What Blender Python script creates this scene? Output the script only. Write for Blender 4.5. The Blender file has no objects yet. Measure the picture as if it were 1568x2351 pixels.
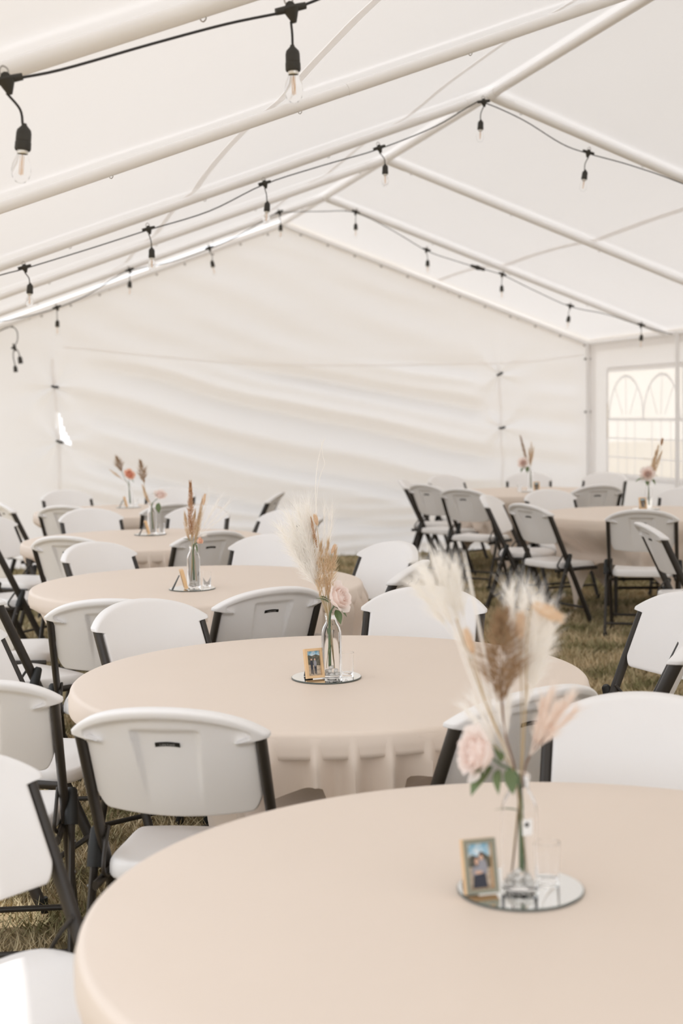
import bpy, bmesh, math, random
import numpy as np
from mathutils import Vector, Matrix, noise

random.seed(7)
rng = np.random.default_rng(7)
scn = bpy.context.scene
COL = scn.collection
PI = math.pi

# ------------------------------------------------------------------ camera
CH = 1.55
PITCH, ROLL = math.radians(-4.128), math.radians(-0.896)
cp, sp, cr, sr = math.cos(PITCH), math.sin(PITCH), math.cos(ROLL), math.sin(ROLL)
Fv = Vector((0, cp, sp)); U0 = Vector((0, -sp, cp)); X0 = Vector((1, 0, 0))
Xv = cr * X0 + sr * U0; Uv = -sr * X0 + cr * U0
cam_d = bpy.data.cameras.new('camera')
cam = bpy.data.objects.new('camera', cam_d); COL.objects.link(cam)
m3 = Matrix((Xv, Uv, -Fv)).transposed()
cam.matrix_world = Matrix.Translation((0, 0, CH)) @ m3.to_4x4()
cam_d.sensor_fit = 'VERTICAL'; cam_d.sensor_height = 36.0; cam_d.sensor_width = 24.0
cam_d.lens = 3265.0 * 36.0 / 2351.0
cam_d.clip_start = 0.05; cam_d.clip_end = 300
cam_d.dof.use_dof = True; cam_d.dof.focus_distance = 4.7; cam_d.dof.aperture_fstop = 3.2
scn.camera = cam

# ------------------------------------------------------------------ sky, sun, exposure
world = bpy.data.worlds.new('sky'); scn.world = world; world.use_nodes = True
bg = world.node_tree.nodes['Background']
bg.inputs['Color'].default_value = (0.965, 0.985, 1.025, 1); bg.inputs['Strength'].default_value = 1.0
YAW = math.radians(-14.45)
A = Vector((math.sin(YAW), math.cos(YAW), 0)); S = Vector((math.cos(YAW), -math.sin(YAW), 0)); Z = Vector((0, 0, 1))
sun_d = bpy.data.lights.new('sun', 'SUN'); sun_d.energy = 1.9; sun_d.angle = math.radians(1.0); sun_d.color = (1.0, 0.98, 0.965)
sun = bpy.data.objects.new('sun', sun_d); COL.objects.link(sun)
el = math.radians(75)
to_sun = (-S * 0.95 - A * 0.3).normalized() * math.cos(el) + Z * math.sin(el)
sun.rotation_mode = 'QUATERNION'; sun.rotation_quaternion = to_sun.to_track_quat('Z', 'Y')
vs = scn.view_settings
vs.view_transform = 'Standard'; vs.look = 'None'; vs.gamma = 1.0; vs.use_curve_mapping = False
vs.exposure = 0.67
scn.cycles.max_bounces = 16; scn.cycles.diffuse_bounces = 10; scn.cycles.transmission_bounces = 12; scn.cycles.transparent_max_bounces = 16

# ------------------------------------------------------------------ materials
def lin(c):
    return tuple(((v / 255) / 12.92 if v / 255 <= .04045 else ((v / 255 + .055) / 1.055) ** 2.4) for v in c) + (1,)

def mat(name, col, rough=.5, metal=0., noise_scale=None, noise_amt=.06, bump=0., bump_scale=80., trans=0., ior=1.45, coat=0., spec=.5, subsurf=0., col2=None):
    m = bpy.data.materials.new(name); m.use_nodes = True
    nt = m.node_tree; b = nt.nodes['Principled BSDF']
    c = col if len(col) == 4 else tuple(col) + (1,)
    b.inputs['Base Color'].default_value = c
    b.inputs['Roughness'].default_value = rough; b.inputs['Metallic'].default_value = metal
    b.inputs['Transmission Weight'].default_value = trans; b.inputs['IOR'].default_value = ior
    b.inputs['Coat Weight'].default_value = coat
    b.inputs['Specular IOR Level'].default_value = spec
    tc = nt.nodes.new('ShaderNodeTexCoord')
    if noise_scale:
        n = nt.nodes.new('ShaderNodeTexNoise'); n.inputs['Scale'].default_value = noise_scale; n.inputs['Detail'].default_value = 5
        nt.links.new(tc.outputs['Object'], n.inputs['Vector'])
        mx = nt.nodes.new('ShaderNodeMix'); mx.data_type = 'RGBA'
        if col2 is None:
            mx.inputs['A'].default_value = tuple(max(0, v * (1 - noise_amt)) for v in c[:3]) + (1,)
            mx.inputs['B'].default_value = tuple(min(1, v * (1 + noise_amt)) for v in c[:3]) + (1,)
        else:
            mx.inputs['A'].default_value = c; mx.inputs['B'].default_value = tuple(col2[:3]) + (1,)
            rp = nt.nodes.new('ShaderNodeValToRGB'); rp.color_ramp.elements[0].position = .38; rp.color_ramp.elements[1].position = .62
            nt.links.new(n.outputs['Fac'], rp.inputs['Fac'])
        nt.links.new((rp if col2 is not None else n).outputs['Color' if col2 is not None else 'Fac'], mx.inputs['Factor'])
        nt.links.new(mx.outputs['Result'], b.inputs['Base Color'])
    if bump:
        n2 = nt.nodes.new('ShaderNodeTexNoise'); n2.inputs['Scale'].default_value = bump_scale; n2.inputs['Detail'].default_value = 4
        nt.links.new(tc.outputs['Object'], n2.inputs['Vector'])
        bp = nt.nodes.new('ShaderNodeBump'); bp.inputs['Strength'].default_value = bump; bp.inputs['Distance'].default_value = .01
        nt.links.new(n2.outputs['Fac'], bp.inputs['Height']); nt.links.new(bp.outputs['Normal'], b.inputs['Normal'])
    return m

def fabric_mat(name, col, tcol, fac, bump=.15, scale=60):
    """thin woven sheet: part diffuse reflection, part diffuse transmission"""
    m = bpy.data.materials.new(name); m.use_nodes = True
    nt = m.node_tree; nt.nodes.remove(nt.nodes['Principled BSDF']); out = nt.nodes['Material Output']
    d = nt.nodes.new('ShaderNodeBsdfDiffuse'); d.inputs['Color'].default_value = col
    t = nt.nodes.new('ShaderNodeBsdfTranslucent'); t.inputs['Color'].default_value = tcol
    mx = nt.nodes.new('ShaderNodeMixShader'); mx.inputs['Fac'].default_value = fac
    tc = nt.nodes.new('ShaderNodeTexCoord'); n = nt.nodes.new('ShaderNodeTexNoise')
    n.inputs['Scale'].default_value = scale; n.inputs['Detail'].default_value = 5
    nt.links.new(tc.outputs['Object'], n.inputs['Vector'])
    bp = nt.nodes.new('ShaderNodeBump'); bp.inputs['Strength'].default_value = bump; bp.inputs['Distance'].default_value = .01
    nt.links.new(n.outputs['Fac'], bp.inputs['Height'])
    nt.links.new(bp.outputs['Normal'], d.inputs['Normal']); nt.links.new(bp.outputs['Normal'], t.inputs['Normal'])
    nt.links.new(d.outputs[0], mx.inputs[1]); nt.links.new(t.outputs[0], mx.inputs[2]); nt.links.new(mx.outputs[0], out.inputs['Surface'])
    return m

M = {}
M['roof'] = fabric_mat('roof_fabric', (.905, .893, .886, 1), (.90, .886, .876, 1), .235, .08, 25)
M['wall'] = fabric_mat('wall_fabric', (.905, .893, .887, 1), (.92, .902, .892, 1), .455, .10, 30)
M['seam'] = fabric_mat('seam_fabric', (.89, .87, .85, 1), (.94, .92, .90, 1), .53, .05, 40)
M['wallseam'] = fabric_mat('wall_seam_fabric', (.92, .90, .89, 1), (.97, .955, .94, 1), .66, .05, 40)
M['plastic'] = mat('chair_plastic', (.94, .927, .920), .42, bump=.04, bump_scale=400, noise_scale=9, noise_amt=.015)
def thin_plastic(m, fac, col):
    nt = m.node_tree; pb = nt.nodes['Principled BSDF']; out = nt.nodes['Material Output']
    t = nt.nodes.new('ShaderNodeBsdfTranslucent'); t.inputs['Color'].default_value = col
    mx = nt.nodes.new('ShaderNodeMixShader'); mx.inputs['Fac'].default_value = fac
    nt.links.new(pb.outputs[0], mx.inputs[1]); nt.links.new(t.outputs[0], mx.inputs[2]); nt.links.new(mx.outputs[0], out.inputs['Surface'])
thin_plastic(M['plastic'], .10, (.97, .955, .945, 1))
M['frame'] = mat('chair_frame_metal', lin((52, 47, 42)), .38, .0, noise_scale=14, noise_amt=.2)
M['black'] = mat('black_plastic', (.012, .012, .011), .5, noise_scale=30, noise_amt=.2)
M['letter'] = mat('grey_letter', (.42, .41, .40), .6, noise_scale=30)
M['rivet'] = mat('rivet_steel', (.22, .21, .20), .35, .7, noise_scale=30)
M['cloth'] = mat('champagne_cloth', (.78, .675, .585), .5, bump=.10, bump_scale=7, noise_scale=3, noise_amt=.02, spec=.35)
M['pipe'] = mat('white_pipe', (.92, .91, .905), .28, noise_scale=6, noise_amt=.02)
M['steel'] = mat('bolt_steel', (.45, .43, .41), .35, .8, noise_scale=30)
M['cord'] = mat('black_cord', (.020, .018, .017), .45, noise_scale=40, noise_amt=.2)
M['socket'] = mat('socket_rubber', (.040, .037, .031), .55, noise_scale=40, noise_amt=.2)
M['glass'] = mat('clear_glass', (1, 1, 1), .0, trans=1., ior=1.2, noise_scale=5, noise_amt=.005)
M['bulbglass'] = mat('bulb_glass', (1, 1, 1), .0, trans=1., ior=1.05, noise_scale=5, noise_amt=.005)
M['filament'] = mat('filament', (.85, .62, .42), .5, noise_scale=30)
M['brass'] = mat('socket_shell', (.75, .72, .66), .3, .9, noise_scale=30)
M['mirror'] = mat('mirror_glass', (.93, .94, .93), .02, 1., noise_scale=2, noise_amt=.01)
M['mirror_edge'] = mat('mirror_edge', (.12, .14, .13), .3, .3, noise_scale=8)
M['wood'] = mat('pale_wood', lin((226, 190, 145)), .5, noise_scale=18, noise_amt=.10)
M['greywood'] = mat('grey_wood', lin((140, 138, 122)), .55, noise_scale=18, noise_amt=.10)
M['sky'] = mat('print_sky', lin((110, 180, 215)), .4, noise_scale=60, col2=lin((225, 235, 240)))
M['hill'] = mat('print_hill', lin((70, 72, 60)), .4, noise_scale=150, col2=lin((110, 105, 90)))
M['path'] = mat('print_path', lin((205, 190, 170)), .4, noise_scale=150, col2=lin((170, 155, 135)))
M['darkfig'] = mat('print_dark', lin((45, 46, 58)), .4, noise_scale=150)
M['greyfig'] = mat('print_grey', lin((150, 150, 158)), .4, noise_scale=150)
M['skin'] = mat('print_skin', lin((215, 175, 150)), .4, noise_scale=150)
M['hair'] = mat('print_hair', lin((50, 38, 32)), .4, noise_scale=150)
M['pebble'] = mat('white_pebble', (.86, .84, .80), .45, noise_scale=20, noise_amt=.12)
M['stem'] = mat('green_stem', lin((92, 112, 80)), .5, noise_scale=40, noise_amt=.2)
M['leaf'] = mat('green_leaf', lin((104, 122, 82)), .45, noise_scale=20, noise_amt=.25)
M['straw'] = mat('straw_stem', lin((190, 168, 128)), .6, noise_scale=30, noise_amt=.15)
M['twig'] = mat('brown_twig', lin((120, 88, 66)), .6, noise_scale=30, noise_amt=.15)
def strand_mat(name, c, c2, tr=.35):
    m = mat(name, lin(c), .7, noise_scale=70, col2=lin(c2), spec=.2); thin_plastic(m, tr, lin(c2)); return m
M['reed'] = strand_mat('brown_reed', (150, 122, 94), (192, 166, 136))
M['fox'] = strand_mat('foxtail', (178, 136, 100), (216, 182, 146))
M['tan'] = strand_mat('tan_grass', (214, 190, 156), (234, 216, 190))
M['cream'] = strand_mat('cream_plume', (255, 253, 250), (255, 254, 252), .5)
M['pinkplume'] = strand_mat('pink_plume', (250, 238, 230), (253, 246, 240), .5)
M['bunny'] = strand_mat('bunny_tail', (238, 216, 190), (246, 230, 208))
def petal_mat(name, c):
    m = mat(name, lin(c), .6, noise_scale=25, noise_amt=.05, spec=.25); thin_plastic(m, .45, lin(c)); return m
M['rose_pink'] = petal_mat('petal_pink', (253, 243, 239))
M['rose_peach'] = petal_mat('petal_peach', (249, 218, 196))
M['rose_coral'] = petal_mat('petal_coral', (247, 206, 184))
M['votive'] = mat('votive_glass', (1, 1, 1), .0, trans=1., ior=1.3, noise_scale=5, noise_amt=.005)
M['label'] = mat('paper_label', (.85, .85, .84), .6, noise_scale=30)
M['grass'] = mat('dry_grass', lin((134, 130, 94)), .8, noise_scale=3.4, col2=lin((214, 196, 162)), spec=.1)
M['soil'] = mat('lawn', lin((112, 101, 76)), .95, noise_scale=3.1, col2=lin((168, 149, 118)), bump=.9, bump_scale=45, spec=.1)
M['tablegrey'] = mat('grey_table_plastic', (.62, .60, .57), .5, noise_scale=10)

def vinyl():
    m = bpy.data.materials.new('clear_vinyl'); m.use_nodes = True
    nt = m.node_tree; nt.nodes.remove(nt.nodes['Principled BSDF']); out = nt.nodes['Material Output']
    t = nt.nodes.new('ShaderNodeBsdfTransparent'); t.inputs['Color'].default_value = (.93, .91, .87, 1)
    d = nt.nodes.new('ShaderNodeBsdfTranslucent'); d.inputs['Color'].default_value = (.9, .86, .80, 1)
    n = nt.nodes.new('ShaderNodeTexNoise'); n.inputs['Scale'].default_value = 4
    tc = nt.nodes.new('ShaderNodeTexCoord'); nt.links.new(tc.outputs['Object'], n.inputs['Vector'])
    mr = nt.nodes.new('ShaderNodeMapRange'); mr.inputs['To Min'].default_value = .80; mr.inputs['To Max'].default_value = .92
    nt.links.new(n.outputs['Fac'], mr.inputs['Value'])
    mx = nt.nodes.new('ShaderNodeMixShader'); nt.links.new(mr.outputs[0], mx.inputs[0])
    nt.links.new(t.outputs[0], mx.inputs[1]); nt.links.new(d.outputs[0], mx.inputs[2]); nt.links.new(mx.outputs[0], out.inputs['Surface'])
    return m
M['vinyl'] = vinyl()

# ------------------------------------------------------------------ mesh helpers
class MB:
    def __init__(s): s.v = []; s.f = []; s.mi = []
    def add(s, verts, faces, mi=0):
        o = len(s.v); s.v.extend([tuple(p) for p in verts]); s.f.extend([tuple(i + o for i in f) for f in faces]); s.mi.extend([mi] * len(faces)); return s
    def box(s, c, size, rot=None, mi=0):
        hx, hy, hz = [d / 2 for d in size]
        vs_ = [Vector((x, y, z)) for x in (-hx, hx) for y in (-hy, hy) for z in (-hz, hz)]
        if rot is not None: vs_ = [rot @ p for p in vs_]
        vs_ = [p + Vector(c) for p in vs_]
        return s.add(vs_, [(0, 1, 3, 2), (4, 6, 7, 5), (0, 4, 5, 1), (2, 3, 7, 6), (0, 2, 6, 4), (1, 5, 7, 3)], mi)
    def grid(s, nu, nv, fn, mi=0, closed_u=False):
        vs_ = [fn(i / (nu if closed_u else nu - 1), j / (nv - 1)) for j in range(nv) for i in range(nu)]
        fs = []
        for j in range(nv - 1):
            for i in range(nu if closed_u else nu - 1):
                i2 = (i + 1) % nu
                fs.append((j * nu + i, j * nu + i2, (j + 1) * nu + i2, (j + 1) * nu + i))
        return s.add(vs_, fs, mi)
    def tube(s, pts, r, n=8, mi=0, ry=None, up=None, cap=True):
        pts = [Vector(p) for p in pts]; k = len(pts)
        rs = r if isinstance(r, (list, tuple)) else [r] * k
        vs_ = []; nrm = None
        for i, p in enumerate(pts):
            t = (pts[min(i + 1, k - 1)] - pts[max(i - 1, 0)]).normalized()
            if nrm is None:
                nrm = Vector(up) if up is not None else (Vector((0, 0, 1)) if abs(t.z) < .9 else Vector((1, 0, 0)))
            nrm = (nrm - t * nrm.dot(t)).normalized(); bi = t.cross(nrm)
            rr2 = ry if ry is not None else rs[i]
            for a in range(n):
                an = 2 * PI * a / n
                vs_.append(p + nrm * (math.cos(an) * rs[i]) + bi * (math.sin(an) * rr2))
        fs = [(i * n + a, i * n + (a + 1) % n, (i + 1) * n + (a + 1) % n, (i + 1) * n + a) for i in range(k - 1) for a in range(n)]
        if cap: fs += [tuple(range(n - 1, -1, -1)), tuple((k - 1) * n + a for a in range(n))]
        return s.add(vs_, fs, mi)
    def lathe(s, prof, n=24, mi=0, c=(0, 0, 0), close=True):
        vs_ = [(c[0] + r * math.cos(2 * PI * a / n), c[1] + r * math.sin(2 * PI * a / n), c[2] + z) for r, z in prof for a in range(n)]
        k = len(prof)
        fs = [(i * n + a, i * n + (a + 1) % n, (i + 1) * n + (a + 1) % n, (i + 1) * n + a) for i in range(k - 1) for a in range(n)]
        return s.add(vs_, fs, mi)
    def mesh(s, name, mats, smooth=True, sharp=40, recalc=True):
        me = bpy.data.meshes.new(name); me.from_pydata(s.v, [], s.f)
        for m_ in (mats if isinstance(mats, (list, tuple)) else [mats]): me.materials.append(m_)
        me.polygons.foreach_set('material_index', s.mi)
        if recalc:
            bm = bmesh.new(); bm.from_mesh(me)
            bmesh.ops.remove_doubles(bm, verts=bm.verts, dist=1e-5)
            bmesh.ops.recalc_face_normals(bm, faces=bm.faces)
            bm.to_mesh(me); bm.free()
        if smooth:
            me.polygons.foreach_set('use_smooth', [True] * len(me.polygons))
            me.set_sharp_from_angle(angle=math.radians(sharp))
        me.update(); return me

def obj(name, me, parent=None, loc=(0, 0, 0), rot=None):
    o = bpy.data.objects.new(name, me); COL.objects.link(o); o.location = loc
    if rot is not None: o.rotation_euler = rot
    if parent is not None: o.parent = parent
    return o
def tag(o, label=None, cat=None, group=None, kind=None):
    if label: o['label'] = label
    if cat: o['category'] = cat
    if group: o['group'] = group
    if kind: o['kind'] = kind
    return o
def empty(name, loc=(0, 0, 0), rz=0):
    o = bpy.data.objects.new(name, None); COL.objects.link(o); o.location = loc; o.rotation_euler = (0, 0, rz); o.empty_display_size = .1
    return o
def copy_tree(o, parent=None):
    c = o.copy(); COL.objects.link(c); c.parent = parent
    for ch in list(o.children): copy_tree(ch, c)
    return c
def smooth_path(pts, sub=6):
    pts = [Vector(p) for p in pts]
    if len(pts) < 3: return pts
    out = []
    P = [pts[0] * 2 - pts[1]] + pts + [pts[-1] * 2 - pts[-2]]
    for i in range(1, len(P) - 2):
        p0, p1, p2, p3 = P[i - 1:i + 3]
        for k in range(sub):
            t = k / sub
            out.append(.5 * ((2 * p1) + (p2 - p0) * t + (2 * p0 - 5 * p1 + 4 * p2 - p3) * t * t + (3 * p1 - p0 - 3 * p2 + p3) * t ** 3))
    out.append(pts[-1]); return out
def sst(a, b, x):
    t = min(1, max(0, (x - a) / (b - a))); return t * t * (3 - 2 * t)
def tent(s, j, z): return S * s + A * j + Z * z

# ------------------------------------------------------------------ tent dimensions
RX, RZ, SLOPE, HW = 3.167, 3.489, .362, 3.45
RIBS = [-1.45, 1.10, 3.53, 5.92, 8.45, 10.75, 12.74, 14.60]
JW = 14.57
S_L, S_R = RX - HW, RX + HW
EAVE = RZ - SLOPE * HW
def roofz(s): return RZ - SLOPE * abs(s - RX)

# ------------------------------------------------------------------ ground
b = MB()
def gfn(u, v):
    x = -45 + 95 * u; y = -25 + 85 * v
    return (x, y, 0)
b.grid(60, 60, gfn)
fl = obj('floor', b.mesh('lawn', M['soil'])); tag(fl, 'dry lawn under and around the tent', kind='structure')

# grass blades, dense near the camera's side of the tent
def grass():
    N = 170000
    y = 2.2 + 12.6 * rng.random(N) ** 1.35
    x = (-.30 * y - .6) + rng.random(N) * (.60 * y + 1.2)
    N2 = 80000                                   # thinner cover over the rest of the tent floor
    jx = 1.0 + 13.5 * rng.random(N2); sx = -.9 + 7.4 * rng.random(N2)
    x = np.concatenate([x, sx * .9684 - jx * .2495]); y = np.concatenate([y, sx * .2495 + jx * .9684])
    jj = -.2495 * x + .9684 * y; ss = .9684 * x + .2495 * y
    keep = (jj < JW - .12) & (ss < S_R - .08)
    x, y = x[keep], y[keep]; n = len(x)
    h = (.018 + .04 * rng.random(n)) * (.7 + .6 * rng.random(n)); w = .0022 + .0006 * y * rng.random(n)
    an = rng.random(n) * 2 * PI; le = (.2 + 1.2 * rng.random(n)) * h; la = rng.random(n) * 2 * PI
    v = np.zeros((n, 3, 3))
    v[:, 0] = np.stack([x - w * np.cos(an), y - w * np.sin(an), np.zeros(n)], 1)
    v[:, 1] = np.stack([x + w * np.cos(an), y + w * np.sin(an), np.zeros(n)], 1)
    v[:, 2] = np.stack([x + le * np.cos(la), y + le * np.sin(la), h], 1)
    me = bpy.data.meshes.new('grass'); me.vertices.add(n * 3); me.vertices.foreach_set('co', v.reshape(-1))
    me.loops.add(n * 3); me.loops.foreach_set('vertex_index', np.arange(n * 3, dtype=np.int32))
    me.polygons.add(n); me.polygons.foreach_set('loop_start', np.arange(0, n * 3, 3, dtype=np.int32))
    me.materials.append(M['grass']); me.update(calc_edges=True); me.validate()
    o = obj('grass', me); tag(o, 'short dry olive grass covering the ground under the tent', 'grass', kind='stuff')
grass()

# ------------------------------------------------------------------ tent shell
def nz(x, y, z=0): return noise.noise(Vector((x, y, z)))
b = MB()
ROOF_OFF = .038
nj, ns = 150, 41
def roof_pt(s, j):
    z = roofz(s) + ROOF_OFF
    # cloth sinks a little between ribs
    for a_, c_ in zip(RIBS[:-1], RIBS[1:]):
        if a_ <= j <= c_:
            t = (j - a_) / (c_ - a_)
            fall = min(1, abs(s - RX) / .5) * min(1, (HW + .12 - abs(s - RX)) / .4 + .25)
            z += .030 * math.sin(PI * t) * fall
    z += .006 * nz(s * 1.3, j * .9) + .003 * nz(s * 4, j * 3)
    return tent(s, j, z)
j0r, j1r = -1.6, JW + .12
for (sa, sb) in ((RX, S_L - .12), (RX, S_R + .12)):
    b.grid(nj, ns, lambda u, v: roof_pt(sa + (sb - sa) * v, j0r + (j1r - j0r) * u))
ceil = obj('ceiling', b.mesh('roof_cover', M['roof'], sharp=60)); tag(ceil, 'white translucent pitched tent roof cover', kind='structure')
# lengthwise welded seams
for s0 in (1.33, 2.66, 4.90):
    b = MB()
    def sfn(u, v, s0=s0):
        j = j0r + .1 + (j1r - j0r - .2) * u; s_ = s0 + .04 * math.sin(j * .7) + (v - .5) * .046
        return roof_pt(s_, j) - Z * .004
    b.grid(140, 3, sfn); obj('seam', b.mesh('roof_seam', M['seam']), ceil)

# gable end wall with diagonal slack folds
def wall_disp(s, z):
    ph = z + .36 * s - .0186 * s * s
    wob = .05 * nz(s * .9, z * 1.1, 3)
    lo = sst(.05, .5, z) * (1 - .86 * sst(1.85, 2.15, z))
    mid = sst(.4, 1.6, s) * (1 - .65 * sst(5.2, 5.7, s))
    f1 = math.sin((ph + wob) * 2 * PI / .47 + .6); f1 = (f1 * .5 + .5) ** 1.6
    f2 = math.sin((ph + 1.6 * wob) * 2 * PI / .205 + 1.1)
    d = lo * mid * (.115 * f1 + .012 * f2)
    d += .05 * sst(0, 1, z) * math.sin(PI * min(1, max(0, (s - S_L) / (2 * HW)))) * (1 - sst(1.9, 3.2, z))
    # fine creases towards the foot
    d += .012 * (1 - sst(.2, .95, z)) * math.sin((z * 1.0 + .04 * nz(s * 2, z * 2)) * 2 * PI / .13) * mid
    # top of the gable: faint long wrinkles
    ph2 = z + .42 * s
    d += .010 * sst(1.9, 2.3, z) * math.sin((ph2 + .16 * nz(s * .7, z * .9, 8)) * 2 * PI / .36) * (1 - sst(4.3, 6, s))
    d += .006 * nz(s * 1.6, z * 3.0, 5)
    # pinched at the clips
    for cs, cz in ((.80, 1.82), (.83, 1.27), (5.54, 1.90), (5.56, 1.32)):
        r = math.hypot(s - cs, (z - cz))
        if r < 1.1:
            an = math.atan2(z - cz, s - cs)
            d = d * sst(0, .5, r) + .012 * (math.cos(an * 5 + cs * 3) + .6 * math.cos(an * 8 + 2 + cz)) * sst(0, .10, r) * (1 - sst(.1, .9, r))
    edge = min(s - S_L, S_R - s, (roofz(s) - z) * 1.5)
    return d * sst(0, .35, edge)
b = MB()
def wfn(u, v):
    s = S_L + 2 * HW * u; z = -.01 + (roofz(s) + .02) * v
    return tent(s, JW - wall_disp(s, z), z)
b.grid(330, 260, wfn)
GAP = [(.800, 1.58), (.850, 1.55), (.885, 1.40), (.965, 1.23), (.905, 1.24), (.855, 1.30), (.815, 1.42)]   # the panels gape open beside the seam
def in_gap(s, z):
    c = False
    for (x1, y1), (x2, y2) in zip(GAP, GAP[1:] + GAP[:1]):
        if (y1 > z) != (y2 > z) and s < (x2 - x1) * (z - y1) / (y2 - y1) + x1: c = not c
    return c
def centre_sz(f):
    p = sum((Vector(b.v[i]) for i in f), Vector()) / len(f); return p.dot(S), p.z
keep_f = [f for f in b.f if not in_gap(*centre_sz(f))]; b.mi = b.mi[:len(keep_f)]; b.f = keep_f
wb = obj('wall_back', b.mesh('gable_wall', M['wall'], sharp=80)); tag(wb, 'white gable end wall cloth hanging in diagonal slack folds', kind='structure')
# seams and clips of the gable wall
def wall_strip(pts, w, name='seam', m='wallseam', lift=.004):
    b = MB(); k = len(pts)
    P = smooth_path([Vector((p[0], p[1], 0)) for p in pts], 24)
    vs_ = []
    for i, p in enumerate(P):
        t = (P[min(i + 1, len(P) - 1)] - P[max(i - 1, 0)]).normalized(); nn = Vector((-t.y, t.x, 0))
        for sg in (-.5, .5):
            q = p + nn * w * sg; vs_.append(tent(q.x, JW - wall_disp(q.x, q.y) - lift, q.y))
    b.add(vs_, [(2 * i, 2 * i + 1, 2 * i + 3, 2 * i + 2) for i in range(len(P) - 1)])
    return obj(name, b.mesh('wall_seam', M[m]), wb)
wall_strip([(.80, .1), (.83, 1.27), (.80, 1.82), (.79, 2.1)], .035)
wall_strip([(5.57, .05), (5.56, 1.32), (5.54, 1.90), (5.53, 2.0)], .03)
wall_strip([(.9, 2.22), (2.0, 2.10), (3.15, 2.02), (5.5, 2.02), (6.5, 2.1)], .02)
wall_strip([(S_L + .05, roofz(S_L + .05) - .04), (RX - .05, RZ - .045)], .07)
wall_strip([(S_R - .05, roofz(S_R - .05) - .04), (RX + .05, RZ - .045)], .07)
clip_me = None
b = MB(); b.box((0, 0, 0), (.05, .022, .02)); b.box((.03, -.004, .008), (.03, .012, .022)); b.tube([(-.03, -.004, -.006), (.0, -.014, 0), (.035, -.004, .006)], .006, 6)
clip_me = b.mesh('clip', M['black'])
CL = [((.80, 1.82), .35, 'upper black clip pinching the gable wall seam beside the coral rose table'), ((.83, 1.27), .5, 'lower black clip on gable wall seam beside the coral rose table'),
      ((5.54, 1.90), -.3, 'upper black clip pinching the gable wall seam near the arched window'), ((5.56, 1.32), .0, 'lower black clip on gable wall seam near the arched window')]
for (s, z), r_, lb in CL:
    o = obj('wall_clip', clip_me, None, tent(s, JW - wall_disp(s, z) - .012, z), (0, r_, -YAW)); tag(o, lb, 'clip', 'clips on the gable wall')

# right side wall with arched vinyl window
WJ0, WJ1, WZ0, WZ1 = 12.42, 14.12, .80, 1.93
b = MB()
def rw(j, z): return tent(S_R + .012 * nz(j * 1.4, z * 1.8, 2) * sst(0, .3, z), j, z)
def rect(j0, j1, z0, z1, n=14, m=14): b.grid(n, m, lambda u, v: rw(j0 + (j1 - j0) * u, z0 + (z1 - z0) * v))
wins = [(WJ0, WJ1), (WJ0 - 2.05, WJ1 - 2.05), (WJ0 - 4.1, WJ1 - 4.1), (WJ0 - 6.15, WJ1 - 6.15), (WJ0 - 8.2, WJ1 - 8.2)]
edges = [JW]
for a_, c_ in wins: edges += [c_, a_]
edges.append(-1.5)
for i in range(0, len(edges), 2): rect(edges[i + 1], edges[i], 0, EAVE + .03, 14, 26)
for a_, c_ in wins: rect(a_, c_, 0, WZ0); rect(a_, c_, WZ1, EAVE + .03)
wr = obj('wall_right', b.mesh('side_wall', M['wall'])); tag(wr, 'white side wall cloth with arched clear windows', kind='structure')
def strip3(path, w, name, parent, m, s_off=-.012):
    b = MB(); P = [Vector((p[0], p[1], 0)) for p in path]; vs_ = []
    for i, p in enumerate(P):
        t = (P[min(i + 1, len(P) - 1)] - P[max(i - 1, 0)]).normalized(); nn = Vector((-t.y, t.x, 0))
        for sg in (-.5, .5):
            q = p + nn * w * sg; vs_.append(rw(q.x, q.y) + S * s_off)
    b.add(vs_, [(2 * i, 2 * i + 1, 2 * i + 3, 2 * i + 2) for i in range(len(P) - 1)])
    return obj(name, b.mesh(name, m), parent)
M['muntin'] = fabric_mat('white_muntin', (.92, .92, .93, 1), (.9, .9, .92, 1), .4, .02, 40)
for wi, (a_, c_) in enumerate(wins):
    b = MB(); b.grid(12, 12, lambda u, v: rw(a_ - .02 + (c_ - a_ + .04) * u, WZ0 - .02 + (WZ1 - WZ0 + .04) * v) - S * .006)
    w = obj('window_%d' % (wi + 1), b.mesh('window_pane', M['vinyl'])); tag(w, 'clear vinyl tent window with white arched muntins', kind='structure')
    zr = 1.40; mid = (a_ + c_) / 2; half = (c_ - a_) / 2 - .06
    strip3([(a_ + .02, zr), (c_ - .02, zr)], .032, 'muntin', w, M['muntin'])
    for ctr, rad in ((mid + half / 2, half / 2), (mid - half / 2, half / 2)):
        strip3([(ctr + rad * math.cos(t), zr + .45 * math.sin(t)) for t in np.linspace(0, PI, 25)], .03, 'muntin', w, M['muntin'])
        for tt in (PI * .27, PI * .5, PI * .73):
            strip3([(ctr + .12 * math.cos(tt), zr + .05), (ctr + rad * .95 * math.cos(tt), zr + .43 * math.sin(tt))], .016, 'muntin', w, M['muntin'])
        for q in (-.5, 0, .5): strip3([(ctr + rad * q, WZ0 + .02), (ctr + rad * q, zr)], .014, 'muntin', w, M['muntin'])
    for zz in (1.2, 1.0): strip3([(a_ + .02, zz), (c_ - .02, zz)], .014, 'muntin', w, M['muntin'])
    for e in (a_, c_): strip3([(e, WZ0), (e, WZ1)], .06, 'window_border', w, M['muntin'])
    for e in (WZ0, WZ1): strip3([(a_, e), (c_, e)], .06, 'window_border', w, M['muntin'])
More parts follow.
